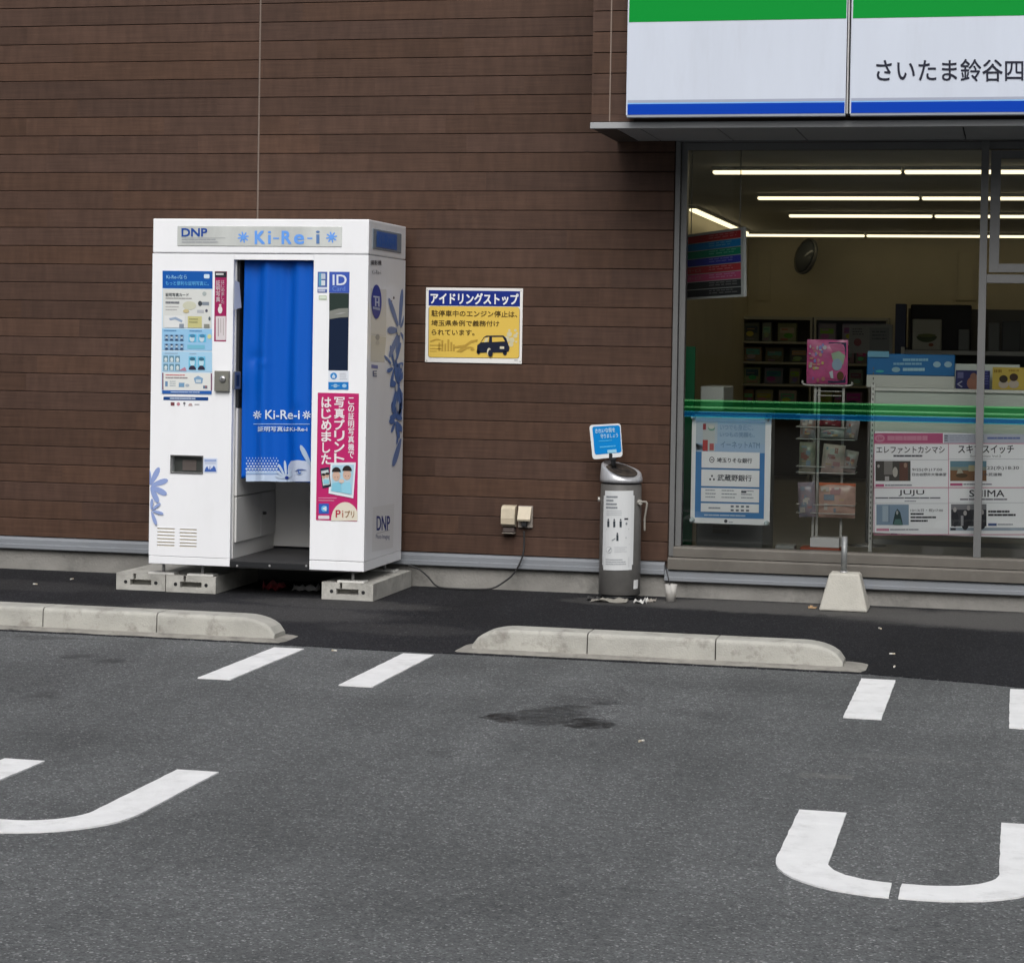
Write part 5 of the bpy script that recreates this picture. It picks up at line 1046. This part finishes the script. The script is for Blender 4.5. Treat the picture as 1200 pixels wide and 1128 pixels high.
for x, y in ((-4.74, -.755), (-4.50, -.765), (-4.74, -.18), (-4.50, -.18), (-3.60, -.775), (-3.60, -.15)): foot(x, y, hA)

# ================================================================== IDLING SIGN ON THE WALL
x0, x1, z0, z1 = PR(498.8, 337.5, 612.2, 425.3, -.004)
isg = thing('idling_sign', ((x0+x1)/2, -.004, z0), 'yellow and blue no-idling notice with a black car, screwed to the siding', 'sign')
box('panel', x0, x1, -.0075, -.0005, z0, z1, plain((.74, .74, .72), .35), isg, .001)
pr = Print(lambda u, v, d: wp(u-.010*(v-381), v+.012*(u-555), -.0075-d)); NV = (.006, .022, .20); YL = (.66, .46, .085); TX = (.085, .055, .012)
pr.rect(502, 340.6, 609, 358.6, NV, 1); pr.rrect(502, 359.6, 609, 419.5, 3, (.12, .10, .05), 1); pr.rrect(502.5, 359.2, 608.5, 419, 2.8, YL, 2)
pr.text('アイドリングストップ', 504.5, 343.7, 607, 356.5, (.74, .75, .76), 2, .035)
pr.text('駐停車中のエンジン停止は、', 505.5, 364, 606, 371.2, TX, 3, .02); pr.text('埼玉県条例で義務付け', 505.5, 375.6, 585, 382.2, TX, 3, .02); pr.text('られています。', 506, 386.5, 556, 393, TX, 3, .02)
SC = (.42, .27, .045)
pr.rect(504, 404.5, 520, 405.6, SC, 3); pr.rect(504, 408.6, 518, 409.6, SC, 3); pr.rect(504, 411.6, 512, 412.4, SC, 3)
for k, (a, b_) in enumerate(((514, 402), (517.5, 399), (521, 403), (524.5, 398), (528, 401), (531, 404))): pr.rect(a, b_, a+2.3, 411.8, SC, 3)
pr.poly([(531, 406), (545, 404), (552, 399), (560, 397.5), (560, 399.5), (552, 402), (546, 406.5), (531, 408.5)], SC, 4); pr.poly([(504, 400), (510, 397.6), (514, 397.5), (518, 399), (511, 399), (505, 401.5)], SC, 4); pr.poly([(535, 412), (542, 407), (552, 406), (556, 407.5), (548, 408.5), (541, 413)], SC, 4); pr.ell(554, 409.5, 2.5, 1.2, SC, 4)
for u, v, r_ in ((597, 391, 3), (594, 397, 3.6), (600, 398, 3.2), (604, 393, 2.4), (599, 403, 2.8), (604, 386.5, 1.6), (606, 390, 1.4), (597, 386.5, 1.3), (605, 400, 1.2)): pr.ell(u, v, r_, r_, (.56, .52, .34), 3)
CK = (.008, .012, .03)
pr.poly([(559, 413), (559.5, 404.5), (563, 401.5), (567, 395), (570, 393), (590, 392.6), (593.5, 396), (595.5, 402), (597.5, 407), (596.5, 411), (593, 412.5)], CK, 5)
pr.poly([(564, 401), (568, 395.4), (573.5, 394.6), (573, 400.4)], YL, 6); pr.poly([(577, 400.5), (576.6, 394.8), (589, 394.6), (592, 399.5)], YL, 6); pr.poly([(569, 396), (572.6, 395.4), (571, 400.5), (567.5, 401)], (.62, .55, .33), 7)
pr.ell(561, 412, 2.2, 3, CK, 5); pr.ell(575, 413.5, 2.8, 4.2, CK, 7); pr.ell(573.4, 412, 2.4, 4.6, (.60, .56, .42), 6); pr.ell(575.2, 413.6, 2.6, 4, CK, 8); pr.ell(592, 413.2, 2.4, 2.6, CK, 5); pr.rect(586, 405.5, 591, 408.3, (.6, .56, .42), 7); pr.rect(603, 421, 607, 422, (.35, .35, .35), 1)
pr.build('printed_notice', isg)
for u, v in ((500.6, 340), (610.6, 341), (500, 422.5), (609.5, 423.5)): c = wp(u, v, -.0085); loft('screw_head', [ring((c.x, -.0076, c.z), .004, 10, 'y'), ring((c.x, -.0092, c.z), .0028, 10, 'y')], GALV, isg)

# ================================================================== OUTLET COVERS, CORD
BEI = surf('aged_beige_plastic', (.50, .44, .33), .45, var=.1, scale=20)
x0, x1, z0, z1 = PR(588.5, 592, 604.5, 617.5, -.03); oc = thing('outlet_hood', ((x0+x1)/2, -.0, z0), 'beige closed hood cover on the wall, left of the plugged outlet', 'outlet cover')
extrude_x('hood', [(0-.0005, z0), (-.035, z0+.004), (-.062, z0+.02), (-.066, z0+.055), (-.058, z1-.02), (-.04, z1-.003), (-.0005, z1)], x0, x1, BEI, oc)
box('cable_tray', x0+.006, x1-.004, -.045, -.001, z0-.032, z0-.003, plain((.07, .055, .05), .5), oc, .006); box('tray_lip', x0+.004, x1-.002, -.05, -.001, z0-.036, z0-.0325, plain((.30, .27, .23), .5), oc, .001)
x0, x1, z0, z1 = PR(607.5, 593.5, 622.5, 610, -.03); oc2 = thing('wall_outlet', ((x0+x1)/2, 0, z0), 'beige flip-lid outlet with the black cord plugged in', 'outlet')
extrude_x('lid', [(-.0205, z1), (-.026, z1), (-.062, z0+.01), (-.058, z0), (-.0205, z0+.03)], x0, x1, BEI, oc2)
box('base_plate', x0-.004, x1+.006, -.020, -.0005, z0-.042, z1+.003, plain((.28, .25, .22), .5), oc2, .003); pl = box('plug', (x0+x1)/2-.018, (x0+x1)/2+.016, -.048, -.021, z0-.034, z0-.004, DARK, oc2, .004)
mk = Print(lambda u, v, d: Vector(((x0+x1)/2-.02+u*.04, -.0305-d-(1-0)*0-.036*(.15+.5*v), z1-.01-.05*v))); 
pc = [(wp(614.5, 622, -.04)), wp(614.2, 635, -.05), wp(613, 648, -.06), wp(608, 662, -.06), wp(600, 674, -.06), wp(590, 682, -.06)]
pc = [Vector((p.x, -.05 if i < 2 else -.055, p.z)) for i, p in enumerate(pc)]+[Vector((wp(578, 688, -.07).x, -.075, .022)), Vector((wp(560, 690, -.1).x, -.10, .014)), Vector((wp(530, 690, -.10).x, -.11, .013)), Vector((wp(512, 687, -.1).x, -.10, .022)), Vector((wp(500, 677, -.1).x, -.08, .075)), Vector((wp(490, 669, -.08).x, -.07, .115)), Vector((wp(478, 664, -.06).x, -.06, .135))]
cd_ = tube('power_cord', pc, .0052, RUBBER); top(cd_, 'black power cord sagging from the wall outlet to the photo booth', 'cord')

# ================================================================== ASHTRAY STAND
ax, ay, ar = -2.193, -.155, .120
asd = thing('ashtray_stand', (ax, ay, .006), 'grey cylindrical smoking stand with silver slanted top and white label', 'ashtray')
BOD = surf('hammered_grey_paint', (.125, .122, .117), .42, metal=.3, var=.12, scale=14)
loft('body', [ring((ax, ay, .03), ar-.004, 40), ring((ax, ay, .036), ar, 40), ring((ax, ay, .662), ar-.003, 40)], BOD, asd)
loft('foot_ring', [ring((ax, ay, .0062), ar-.012, 40), ring((ax, ay, .0295), ar-.012, 40)], DARK, asd)
loft('gap_band', [ring((ax, ay, .6625), ar-.008, 40), ring((ax, ay, .672), ar-.008, 40)], DARK, asd)
# slanted head: rim high at the back left, dipping to the front right
def rimz(a):
    k = math.cos(a-math.radians(140)); return .745+.042*k+.006*math.cos(2*a)
r0 = ring((ax, ay, .6725), ar+.002, 40); r1 = ring((ax, ay, .69), ar+.003, 40); r2, r3, r4 = [], [], []
for i in range(40):
    a = 2*math.pi*i/40; z = rimz(a); r2.append(Vector((ax+(ar-.004)*math.cos(a), ay+(ar-.004)*math.sin(a), z-.006))); r3.append(Vector((ax+(ar-.012)*math.cos(a), ay+(ar-.012)*math.sin(a), z+.002))); r4.append(Vector((ax+(ar-.02)*math.cos(a), ay+(ar-.02)*math.sin(a), z-.006)))
hd = loft('head', [r0, r1, r2, r3, r4], STEEL, asd)
def topz(x, y): return .745-.006+.042*((x-ax)*math.cos(math.radians(140))+(y-ay)*math.sin(math.radians(140)))/ar
pt_ = []
for i in range(24):
    a = 2*math.pi*i/24; x, y = ax+.092*math.cos(a), ay+.092*math.sin(a); pt_.append(Vector((x, y, topz(x, y)+.006)))
obj('tray_plate', pt_+[p-Vector((0, 0, .005)) for p in pt_], [list(range(24))]+[[i, 24+i, 24+(i+1) % 24, (i+1) % 24] for i in range(24)], surf('sooty_plate', (.06, .05, .042), .6, metal=.4, var=.3, scale=30, dirt=(.16, .13, .11), dirt_amt=.6, dscale=22), hd)
R = random.Random(5)
for k in range(7):
    a, rr = R.uniform(0, 6.28), R.uniform(.02, .07); x, y = ax+rr*math.cos(a), ay+rr*math.sin(a); z = topz(x, y)+.0065; th = R.uniform(0, 3.14); w_, l_ = .007, R.uniform(.012, .022)
    c_, s_ = math.cos(th), math.sin(th); p = [(x+i*c_*l_-j*s_*w_, y+i*s_*l_+j*c_*w_) for i, j in ((-1, -1), (1, -1), (1, 1), (-1, 1))]
    obj('tray_hole', [(q[0], q[1], topz(*q)+.0075) for q in p], [[0, 1, 2, 3]], DARK, hd)
# wrapped label on the body
def cylmap(u, v, d):
    # u px across at the label plane -> angle on the drum
    p = wp(u, v, ay-ar*.97); vx_ = (CAM-Vector((ax, ay, 0))); base = math.atan2(vx_.y, vx_.x)
    s = max(-.985, min(.985, ((p.x-ax)*math.cos(-base-math.pi/2)-(p.y-ay)*math.sin(-base-math.pi/2))/ar*1.0)); a = base+math.asin(s)
    return Vector((ax+(ar+.0006+d)*math.cos(a), ay+(ar+.0006+d)*math.sin(a), p.z))
pr = Print(cylmap); LWt = (.56, .58, .59)
def wrect(p, u0, v0, u1, v1, c, l, n=10):
    for k in range(n): p.rect(u0+(u1-u0)*k/n, v0, u0+(u1-u0)*(k+1)/n, v1, c, l)
sk_ = lambda v: -.022*(v-620)
for k in range(16):
    va, vb = 575+k*(668-575)/16, 575+(k+1)*(668-575)/16; ins = 1.3 if k in (0, 15) else 0
    for j in range(10): pr.poly([(707+ins+sk_(vb)+(35.5-2*ins)*j/10, vb), (707+ins+sk_(vb)+(35.5-2*ins)*(j+1)/10, vb), (707+ins+sk_(va)+(35.5-2*ins)*(j+1)/10, va), (707+ins+sk_(va)+(35.5-2*ins)*j/10, va)], LWt, 1)
GI = (.20, .22, .24)
for k, w_ in enumerate((13, 10, 15, 14)): pr.bars(711-.5*k*.3, 581+k*4.2, 711+w_, 583.4+k*4.2, 1, GI, 2, .9, k+2, .02)
for k in range(3): pr.bars(711, 598+k*2.3, 731, 599.4+k*2.3, 1, (.42, .44, .46), 2, .7, k+9, .02)
for u in (713.2, 720, 727.3): pr.ell(u, 608.8, 1, 1.1, (.04, .05, .06), 2, 8); pr.poly([(u-1.2, 617.5), (u-1.3, 610.3), (u+1.3, 610.3), (u+1.2, 617.5)], (.04, .05, .06), 2)
pr.rect(731.5, 607, 736, 609, (.03, .03, .04), 2); pr.ell(734, 613.5, 1.2, 1.6, GI, 2, 8); pr.rect(711, 619.5, 737, 620.6, GI, 2)
pr.ell(723.6, 625, 1, 1.1, (.04, .05, .06), 2, 8); pr.poly([(722.4, 633.5), (722.4, 626.3), (724.8, 626.3), (724.8, 633.5)], (.04, .05, .06), 2); pr.poly([(716.5, 633), (721, 630), (721.5, 631), (718, 633.6)], GI, 2); pr.ell(733.5, 630, 1, 1, (.4, .42, .44), 2, 8)
pr.rect(709, 637.5, 737.5, 638.1, (.35, .37, .39), 2); pr.ell(714, 644, 3.6, 3.8, (.42, .44, .46), 2); pr.ell(714, 644, 2.9, 3.1, LWt, 3); pr.poly([(713, 645.5), (716.2, 641.5), (716.8, 642.2), (713.8, 646)], GI, 4); pr.bars(720, 640.5, 736, 648, 3, (.48, .5, .52), 2, .4, 5, .03)
for (a, b_, c_, d_) in ((707.3, 652.3, 737, 652.9), (706.6, 664, 736.5, 664.6), (707, 652.9, 707.6, 664), (736.4, 652.9, 737, 664)): pr.rect(a, b_, c_, d_, (.45, .47, .49), 2)
pr.bars(710, 655, 734, 663, 3, (.3, .32, .34), 2, .4, 8, .02)
pr.build('instruction_label', asd)
lb2 = Print(cylmap); lb2.poly([(742, 691), (744.5, 691), (744.9, 680.5), (742.4, 680.5)], (.62, .63, .63), 1); lb2.poly([(744.5, 691), (747, 690.8), (747.4, 680.3), (744.9, 680.5)], (.62, .63, .63), 1); lb2.build('small_label', asd)
# handle hooks on the drum
hx, hy = ax+ar*.93, ay-ar*.36
cyl('hook_boss', (hx, hy, .563), (hx+.012, hy-.012, .563), .015, .015, plain((.5, .49, .45), .4, .4), asd, 14)
tube('hook_strap', [(hx+.012, hy-.006, .565), (hx+.045, hy, .562), (hx+.043, hy, .52), (hx+.035, hy+.004, .47), (hx+.036, hy+.004, .40)], .006, plain((.22, .205, .18), .5), asd)
cyl('hook_boss', (ax-ar*.995, ay-.01, .57), (ax-ar-.012, ay-.012, .57), .013, .013, plain((.5, .49, .45), .4, .4), asd, 14)
# blue plate on a stalk, tilted
yS = ay-.02
A, B_, C_, D_ = wp(690.5, 498, yS), wp(727, 496, yS-.03), wp(694.5, 538.2, yS), wp(729.5, 535, yS-.03)
nrm = (C_-A).cross(B_-A).normalized()
pm = quad_map(A, B_, C_, D_, 100, 100)
rr_ = Print(pm); rr_.rrect(0, 0, 100, 100, 9, (.70, .72, .73), 0); 
vv = rr_.v; n = len(vv); nb = [p-nrm*.006 for p in vv]
bpn = obj('notice_plate', vv+nb, [list(range(n)), list(range(n, 2*n))[::-1]]+[[i, n+i, n+(i+1) % n, (i+1) % n] for i in range(n)], plain((.70, .72, .73), .35), asd)
pr = Print(pm); pr.rrect(9, 5, 98, 87, 7, (.0, .21, .58), 1); pr.text('きれいな街を', 18, 11, 82, 25, (.42, .62, .78), 2, .03); pr.text('守りましょう', 34, 28, 90, 41, (.38, .60, .78), 2, .03)
pr.bars(26, 47, 80, 52, 1, (.06, .36, .68), 2, .6, 3, .02); pr.bars(28, 64, 86, 70, 1, (.08, .40, .72), 2, .7, 5, .02); pr.rect(52, 76, 82, 86, (.28, .55, .72), 2); pr.build('printed_face', bpn)
s0 = pm(66, 90, -.012); stl = cyl('stalk', s0, (s0.x+.004, s0.y+.02, topz(s0.x, s0.y)+.0), .014, .014, DARK, asd, 10); 
box('stalk_clip', s0.x-.02, s0.x+.02, s0.y-.012, s0.y+.012, s0.z-.035, s0.z+.02, DARK, stl, .003)

# crumpled paper, cup and butts on the ground
def crumple(name, x, y, w, d, h, seed, mat, label, cat, z=.006):
    R = random.Random(seed); n = 7; v, f = [], []
    for j in range(n+1):
        for i in range(n+1): v.append((x+(i/n-.5)*w+R.uniform(-.006, .006), y+(j/n-.5)*d+R.uniform(-.006, .006), z+.001+h*abs(mnoise.noise((i*.8+seed, j*.8, seed)))*2))
    for j in range(n):
        for i in range(n): a = j*(n+1)+i; f.append([a, a+1, a+n+2, a+n+1])
    o = obj(name, v, f, mat, None, loc=(x, y, z)); m = o.modifiers.new('thickness', 'SOLIDIFY'); m.thickness = .0015
    return top(o, label, cat)
PAP = plain((.22, .21, .185), .85); TIS = plain((.55, .55, .53), .9)
crumple('flattened_carton', ax-.02, ay-.20, .20, .10, .018, 3, PAP, 'flattened beige paper lying at the foot of the smoking stand', 'litter')
crumple('tissue', -2.03, -.36, .07, .06, .03, 8, TIS, 'small crumpled white tissue right of the smoking stand foot', 'litter')
crumple('paper_scrap', -1.99, -.27, .06, .05, .015, 12, plain((.28, .26, .23), .9), 'grey paper scrap between the smoking stand and the cup', 'litter')
crumple('brown_leaf', wp(953, 706, -.2).x, -.25, .05, .04, .012, 15, plain((.36, .24, .13), .8), 'small curled tan leaf beside the concrete pole base', 'leaf')
crumple('black_debris', ax-.12, ay-.17, .07, .05, .02, 19, plain((.02, .02, .02), .7), 'small black scrap left of the smoking stand foot', 'litter')
crumple('red_packet', -4.16, -.50, .12, .10, .06, 23, plain((.15, .015, .02), .5), 'crumpled red packet in the shadow under the photo booth', 'litter')
crumple('pale_wrapper', -3.98, -.46, .15, .07, .03, 29, plain((.28, .28, .28), .5), 'pale crumpled wrapper beside the red packet under the booth', 'litter')
cpx, cpy = -1.885, -.215
cup_ = thing('plastic_cup', (cpx, cpy, .006), 'clear plastic drink cup with a black straw on the pavement', 'cup')
PL = clear_plastic((.70, .69, .66), .72)
def wall_(rb, rt_, z0, z1, m, nm, c0=True, c1=False): return loft(nm, [ring((cpx, cpy, z0), rb, 20), ring((cpx, cpy, z1), rt_, 20)], m, cup_, True, c0, c1)
wall_(.026, .036, .0065, .098, PL, 'cup_wall'); loft('rim', [ring((cpx, cpy, .0985), .037, 20), ring((cpx, cpy, .103), .037, 20)], PL, cup_, True, False, False)
wall_(.0245, .030, .012, .05, plain((.46, .42, .36), .5), 'leftover_ice', True, True)
cyl('straw', (cpx+.012, cpy, .03), (cpx-.036, cpy+.012, .205), .0036, .0036, DARK, cup_, 8)
BUT = plain((.62, .60, .55), .8); FIL = plain((.50, .44, .34), .8)
for i, (u, v) in enumerate(((41, 686), (84, 680), (514, 686), (642, 692), (1031, 738), (1045, 768), (1048, 783), (392, 763), (752, 869))):
    g_ = gp(u, v); a = i*1.3; dx, dy = .012*math.cos(a), .012*math.sin(a); zz = .0095 if g_.y > -2.6 else .0045
    t = thing('cigarette_butt', (g_.x, g_.y, zz-.004), 'tiny white cigarette butt lying on the asphalt', 'cigarette butt', 'cigarette butts scattered on the asphalt')
    cyl('paper', (g_.x-dx, g_.y-dy, zz), (g_.x+dx*.2, g_.y+dy*.2, zz), .0042, .0042, BUT, t, 8); cyl('filter', (g_.x+dx*.2, g_.y+dy*.2, zz), (g_.x+dx*1.3, g_.y+dy*1.3, zz), .0042, .0042, FIL, t, 8)

# ================================================================== POLE BASE
qx, qy = -.903, -.235
pbs = thing('pole_base', (qx, qy, .006), 'tapered pale concrete pole base with a short grey steel pipe', 'pole base')
bm = bmesh.new(); lo, hi, hh = .135, .083, .212
vsb = [bm.verts.new((qx+a*s, qy+b_*s*.85, z)) for s, z in ((lo, .006), (hi, hh)) for a, b_ in ((-1, -1), (1, -1), (1, 1), (-1, 1))]
for fc in ([3, 2, 1, 0], [4, 5, 6, 7], [0, 1, 5, 4], [1, 2, 6, 5], [2, 3, 7, 6], [3, 0, 4, 7]): bm.faces.new([vsb[i] for i in fc])
bmesh.ops.bevel(bm, geom=[e for e in bm.edges], offset=.012, segments=3, profile=.5, affect='EDGES')
bm_obj('base_block', bm, surf('cream_concrete', (.44, .43, .385), .85, var=.1, scale=8, dirt=(.26, .24, .20), dirt_amt=.5, dscale=8, bump=.3, bscale=120), pbs)
cyl('pipe', (qx-.008, qy, hh-.01), (qx-.008, qy, .412), .0165, .0165, surf('weathered_pipe', (.22, .23, .23), .5, metal=.4, var=.2, scale=40), pbs, 18); cyl('pipe_collar', (qx-.008, qy, hh-.002), (qx-.008, qy, hh+.008), .024, .022, GALV, pbs, 18)

# ================================================================== WHEEL STOPS (kerb blocks end to end)
KY0, KY1, KH = -2.512, -2.345, .112
def kerb_mesh(x0, x1, taper):
    """taper: 0 none, -1 left end rounds down, +1 right end rounds down"""
    n = 24; rings_ = []
    for i in range(n+1):
        t = i/n; x = x0+.003+(x1-x0-.006)*t; s = 1.0
        if taper: 
            e = (x1-x) if taper > 0 else (x-x0); R = .20
            if e < R: s = .16+.84*math.sqrt(max(0, 1-((R-e)/R)**2.2))
        h = KH*s; r = min(.022, h*.45); w_ = .0
        P_ = [(KY0, .004), (KY0+.004, h-r)]
        for k in range(1, 5): a = math.pi/2*k/4; P_.append((KY0+.004+r*(1-math.cos(a)), h-r+r*math.sin(a)))
        for k in range(0, 4): a = math.pi/2*k/4; P_.append((KY1-.002-.010*(1-math.sin(a)), h-.010*(1-math.cos(a)) if h > .03 else h))
        P_.append((KY1, .004))
        rings_.append([Vector((x, y, z)) for y, z in P_])
    return rings_
def kerb(x0, x1, taper, parent):
    rg_ = kerb_mesh(x0, x1, taper); o = loft('kerb_block', rg_, CONC, parent)
    for p in o.data.polygons: p.use_smooth = False
    return o
ws1 = thing('wheel_stop', (-4.36, -2.43, 0), 'concrete kerb wheel stop in front of the photo booth', 'wheel stop', 'concrete wheel stops')
ws1b = [(-5.26, -4.66, -1), (-4.66, -4.06, 0), (-4.06, -3.452, 1)]
for a, b_, t in ws1b: kerb(a, b_, t, ws1)
ws2 = thing('wheel_stop', (-1.6, -2.43, 0), 'concrete kerb wheel stop in front of the smoking stand', 'wheel stop', 'concrete wheel stops')
for a, b_, t in [(-2.475, -1.919, -1), (-1.919, -1.319, 0), (-1.319, -.735, 1)]: kerb(a, b_, t, ws2)
def mortar(x0, x1, parent):
    R = random.Random(int(x0*100)); n = 40; fr_, bk = [], []
    for i in range(n+1): x = x0+(x1-x0)*i/n; fr_.append((x, -2.585+R.uniform(-.01, .006), .0)); bk.append((x, -2.33, .0))
    tp = lambda x: min(1, (x-x0)/.07+.05, (x1-x)/.07+.05)
    m = n+1; v = [(x, y, -.001) for x, y, _ in fr_]+[(x, y+.012, .009*tp(x)) for x, y, _ in fr_]+[(x, KY0-.001, .016*tp(x)) for x, y, _ in fr_]+[(x, -2.325, .015*tp(x)) for x, y, _ in bk]+[(x, -2.31, -.001) for x, y, _ in bk]; f = []
    for k in range(4):
        for i in range(n): f.append([k*m+i, k*m+i+1, (k+1)*m+i+1, (k+1)*m+i])
    return obj('mortar_bed', v, f, MORTAR, parent)
mortar(-2.565, -.615, ws2); mortar(-5.33, -3.375, ws1)

# ================================================================== ACROSS THE STREET (unseen, behind the camera; added to darken the shop glass reflections)
ob = thing('unseen_reflection_block', (0, -34, 0), 'unseen grey apartment block added to darken the reflections in the shop glass', 'building')
rec = []
for fl in range(3):
    for k in range(16):
        x = -29+k*3.7; rec.append((x, x+1.7, 1.0+fl*2.9, 2.6+fl*2.9, .18))
W2 = surf('grey_render', (.28, .275, .26), .9, var=.15, scale=.8)
o = recess_box('wall', -32, 32, -.0, 8.0, 0, 9.2, rec, W2, None)
o.parent = ob; o.rotation_euler = (0, 0, math.pi); o.location = (0, 0, 0)
PG = plain((.02, .022, .025), .1)
pm_ = bpy.data.meshes.new('window_glazing'); pm_.from_pydata([(-.85, 0, 0), (.85, 0, 0), (.85, 0, 1.6), (-.85, 0, 1.6)], [], [[3, 2, 1, 0]]); pm_.materials.append(PG)
for r in rec:
    w = bpy.data.objects.new('window_glazing', pm_); COL.objects.link(w); w.parent = ob; w.location = (-(r[0]+r[1])/2, -.17, r[2])
box('roof_slab', -32.4, 32.4, -42.4, -33.6, 9.21, 9.5, W2, ob)
hg = surf('clipped_hedge', (.03, .055, .018), .9, var=.5, scale=6, bump=.9, bscale=9)
top(box('unseen_reflection_hedge', -30, 30, -29.2, -28.2, .0, 1.3, hg, None, .15, 2, loc=(0, -28.7, 0)), 'unseen clipped green hedge added to darken the reflections in the shop glass', 'hedge')  # hedge added out of view so the glass mirrors less bright sky
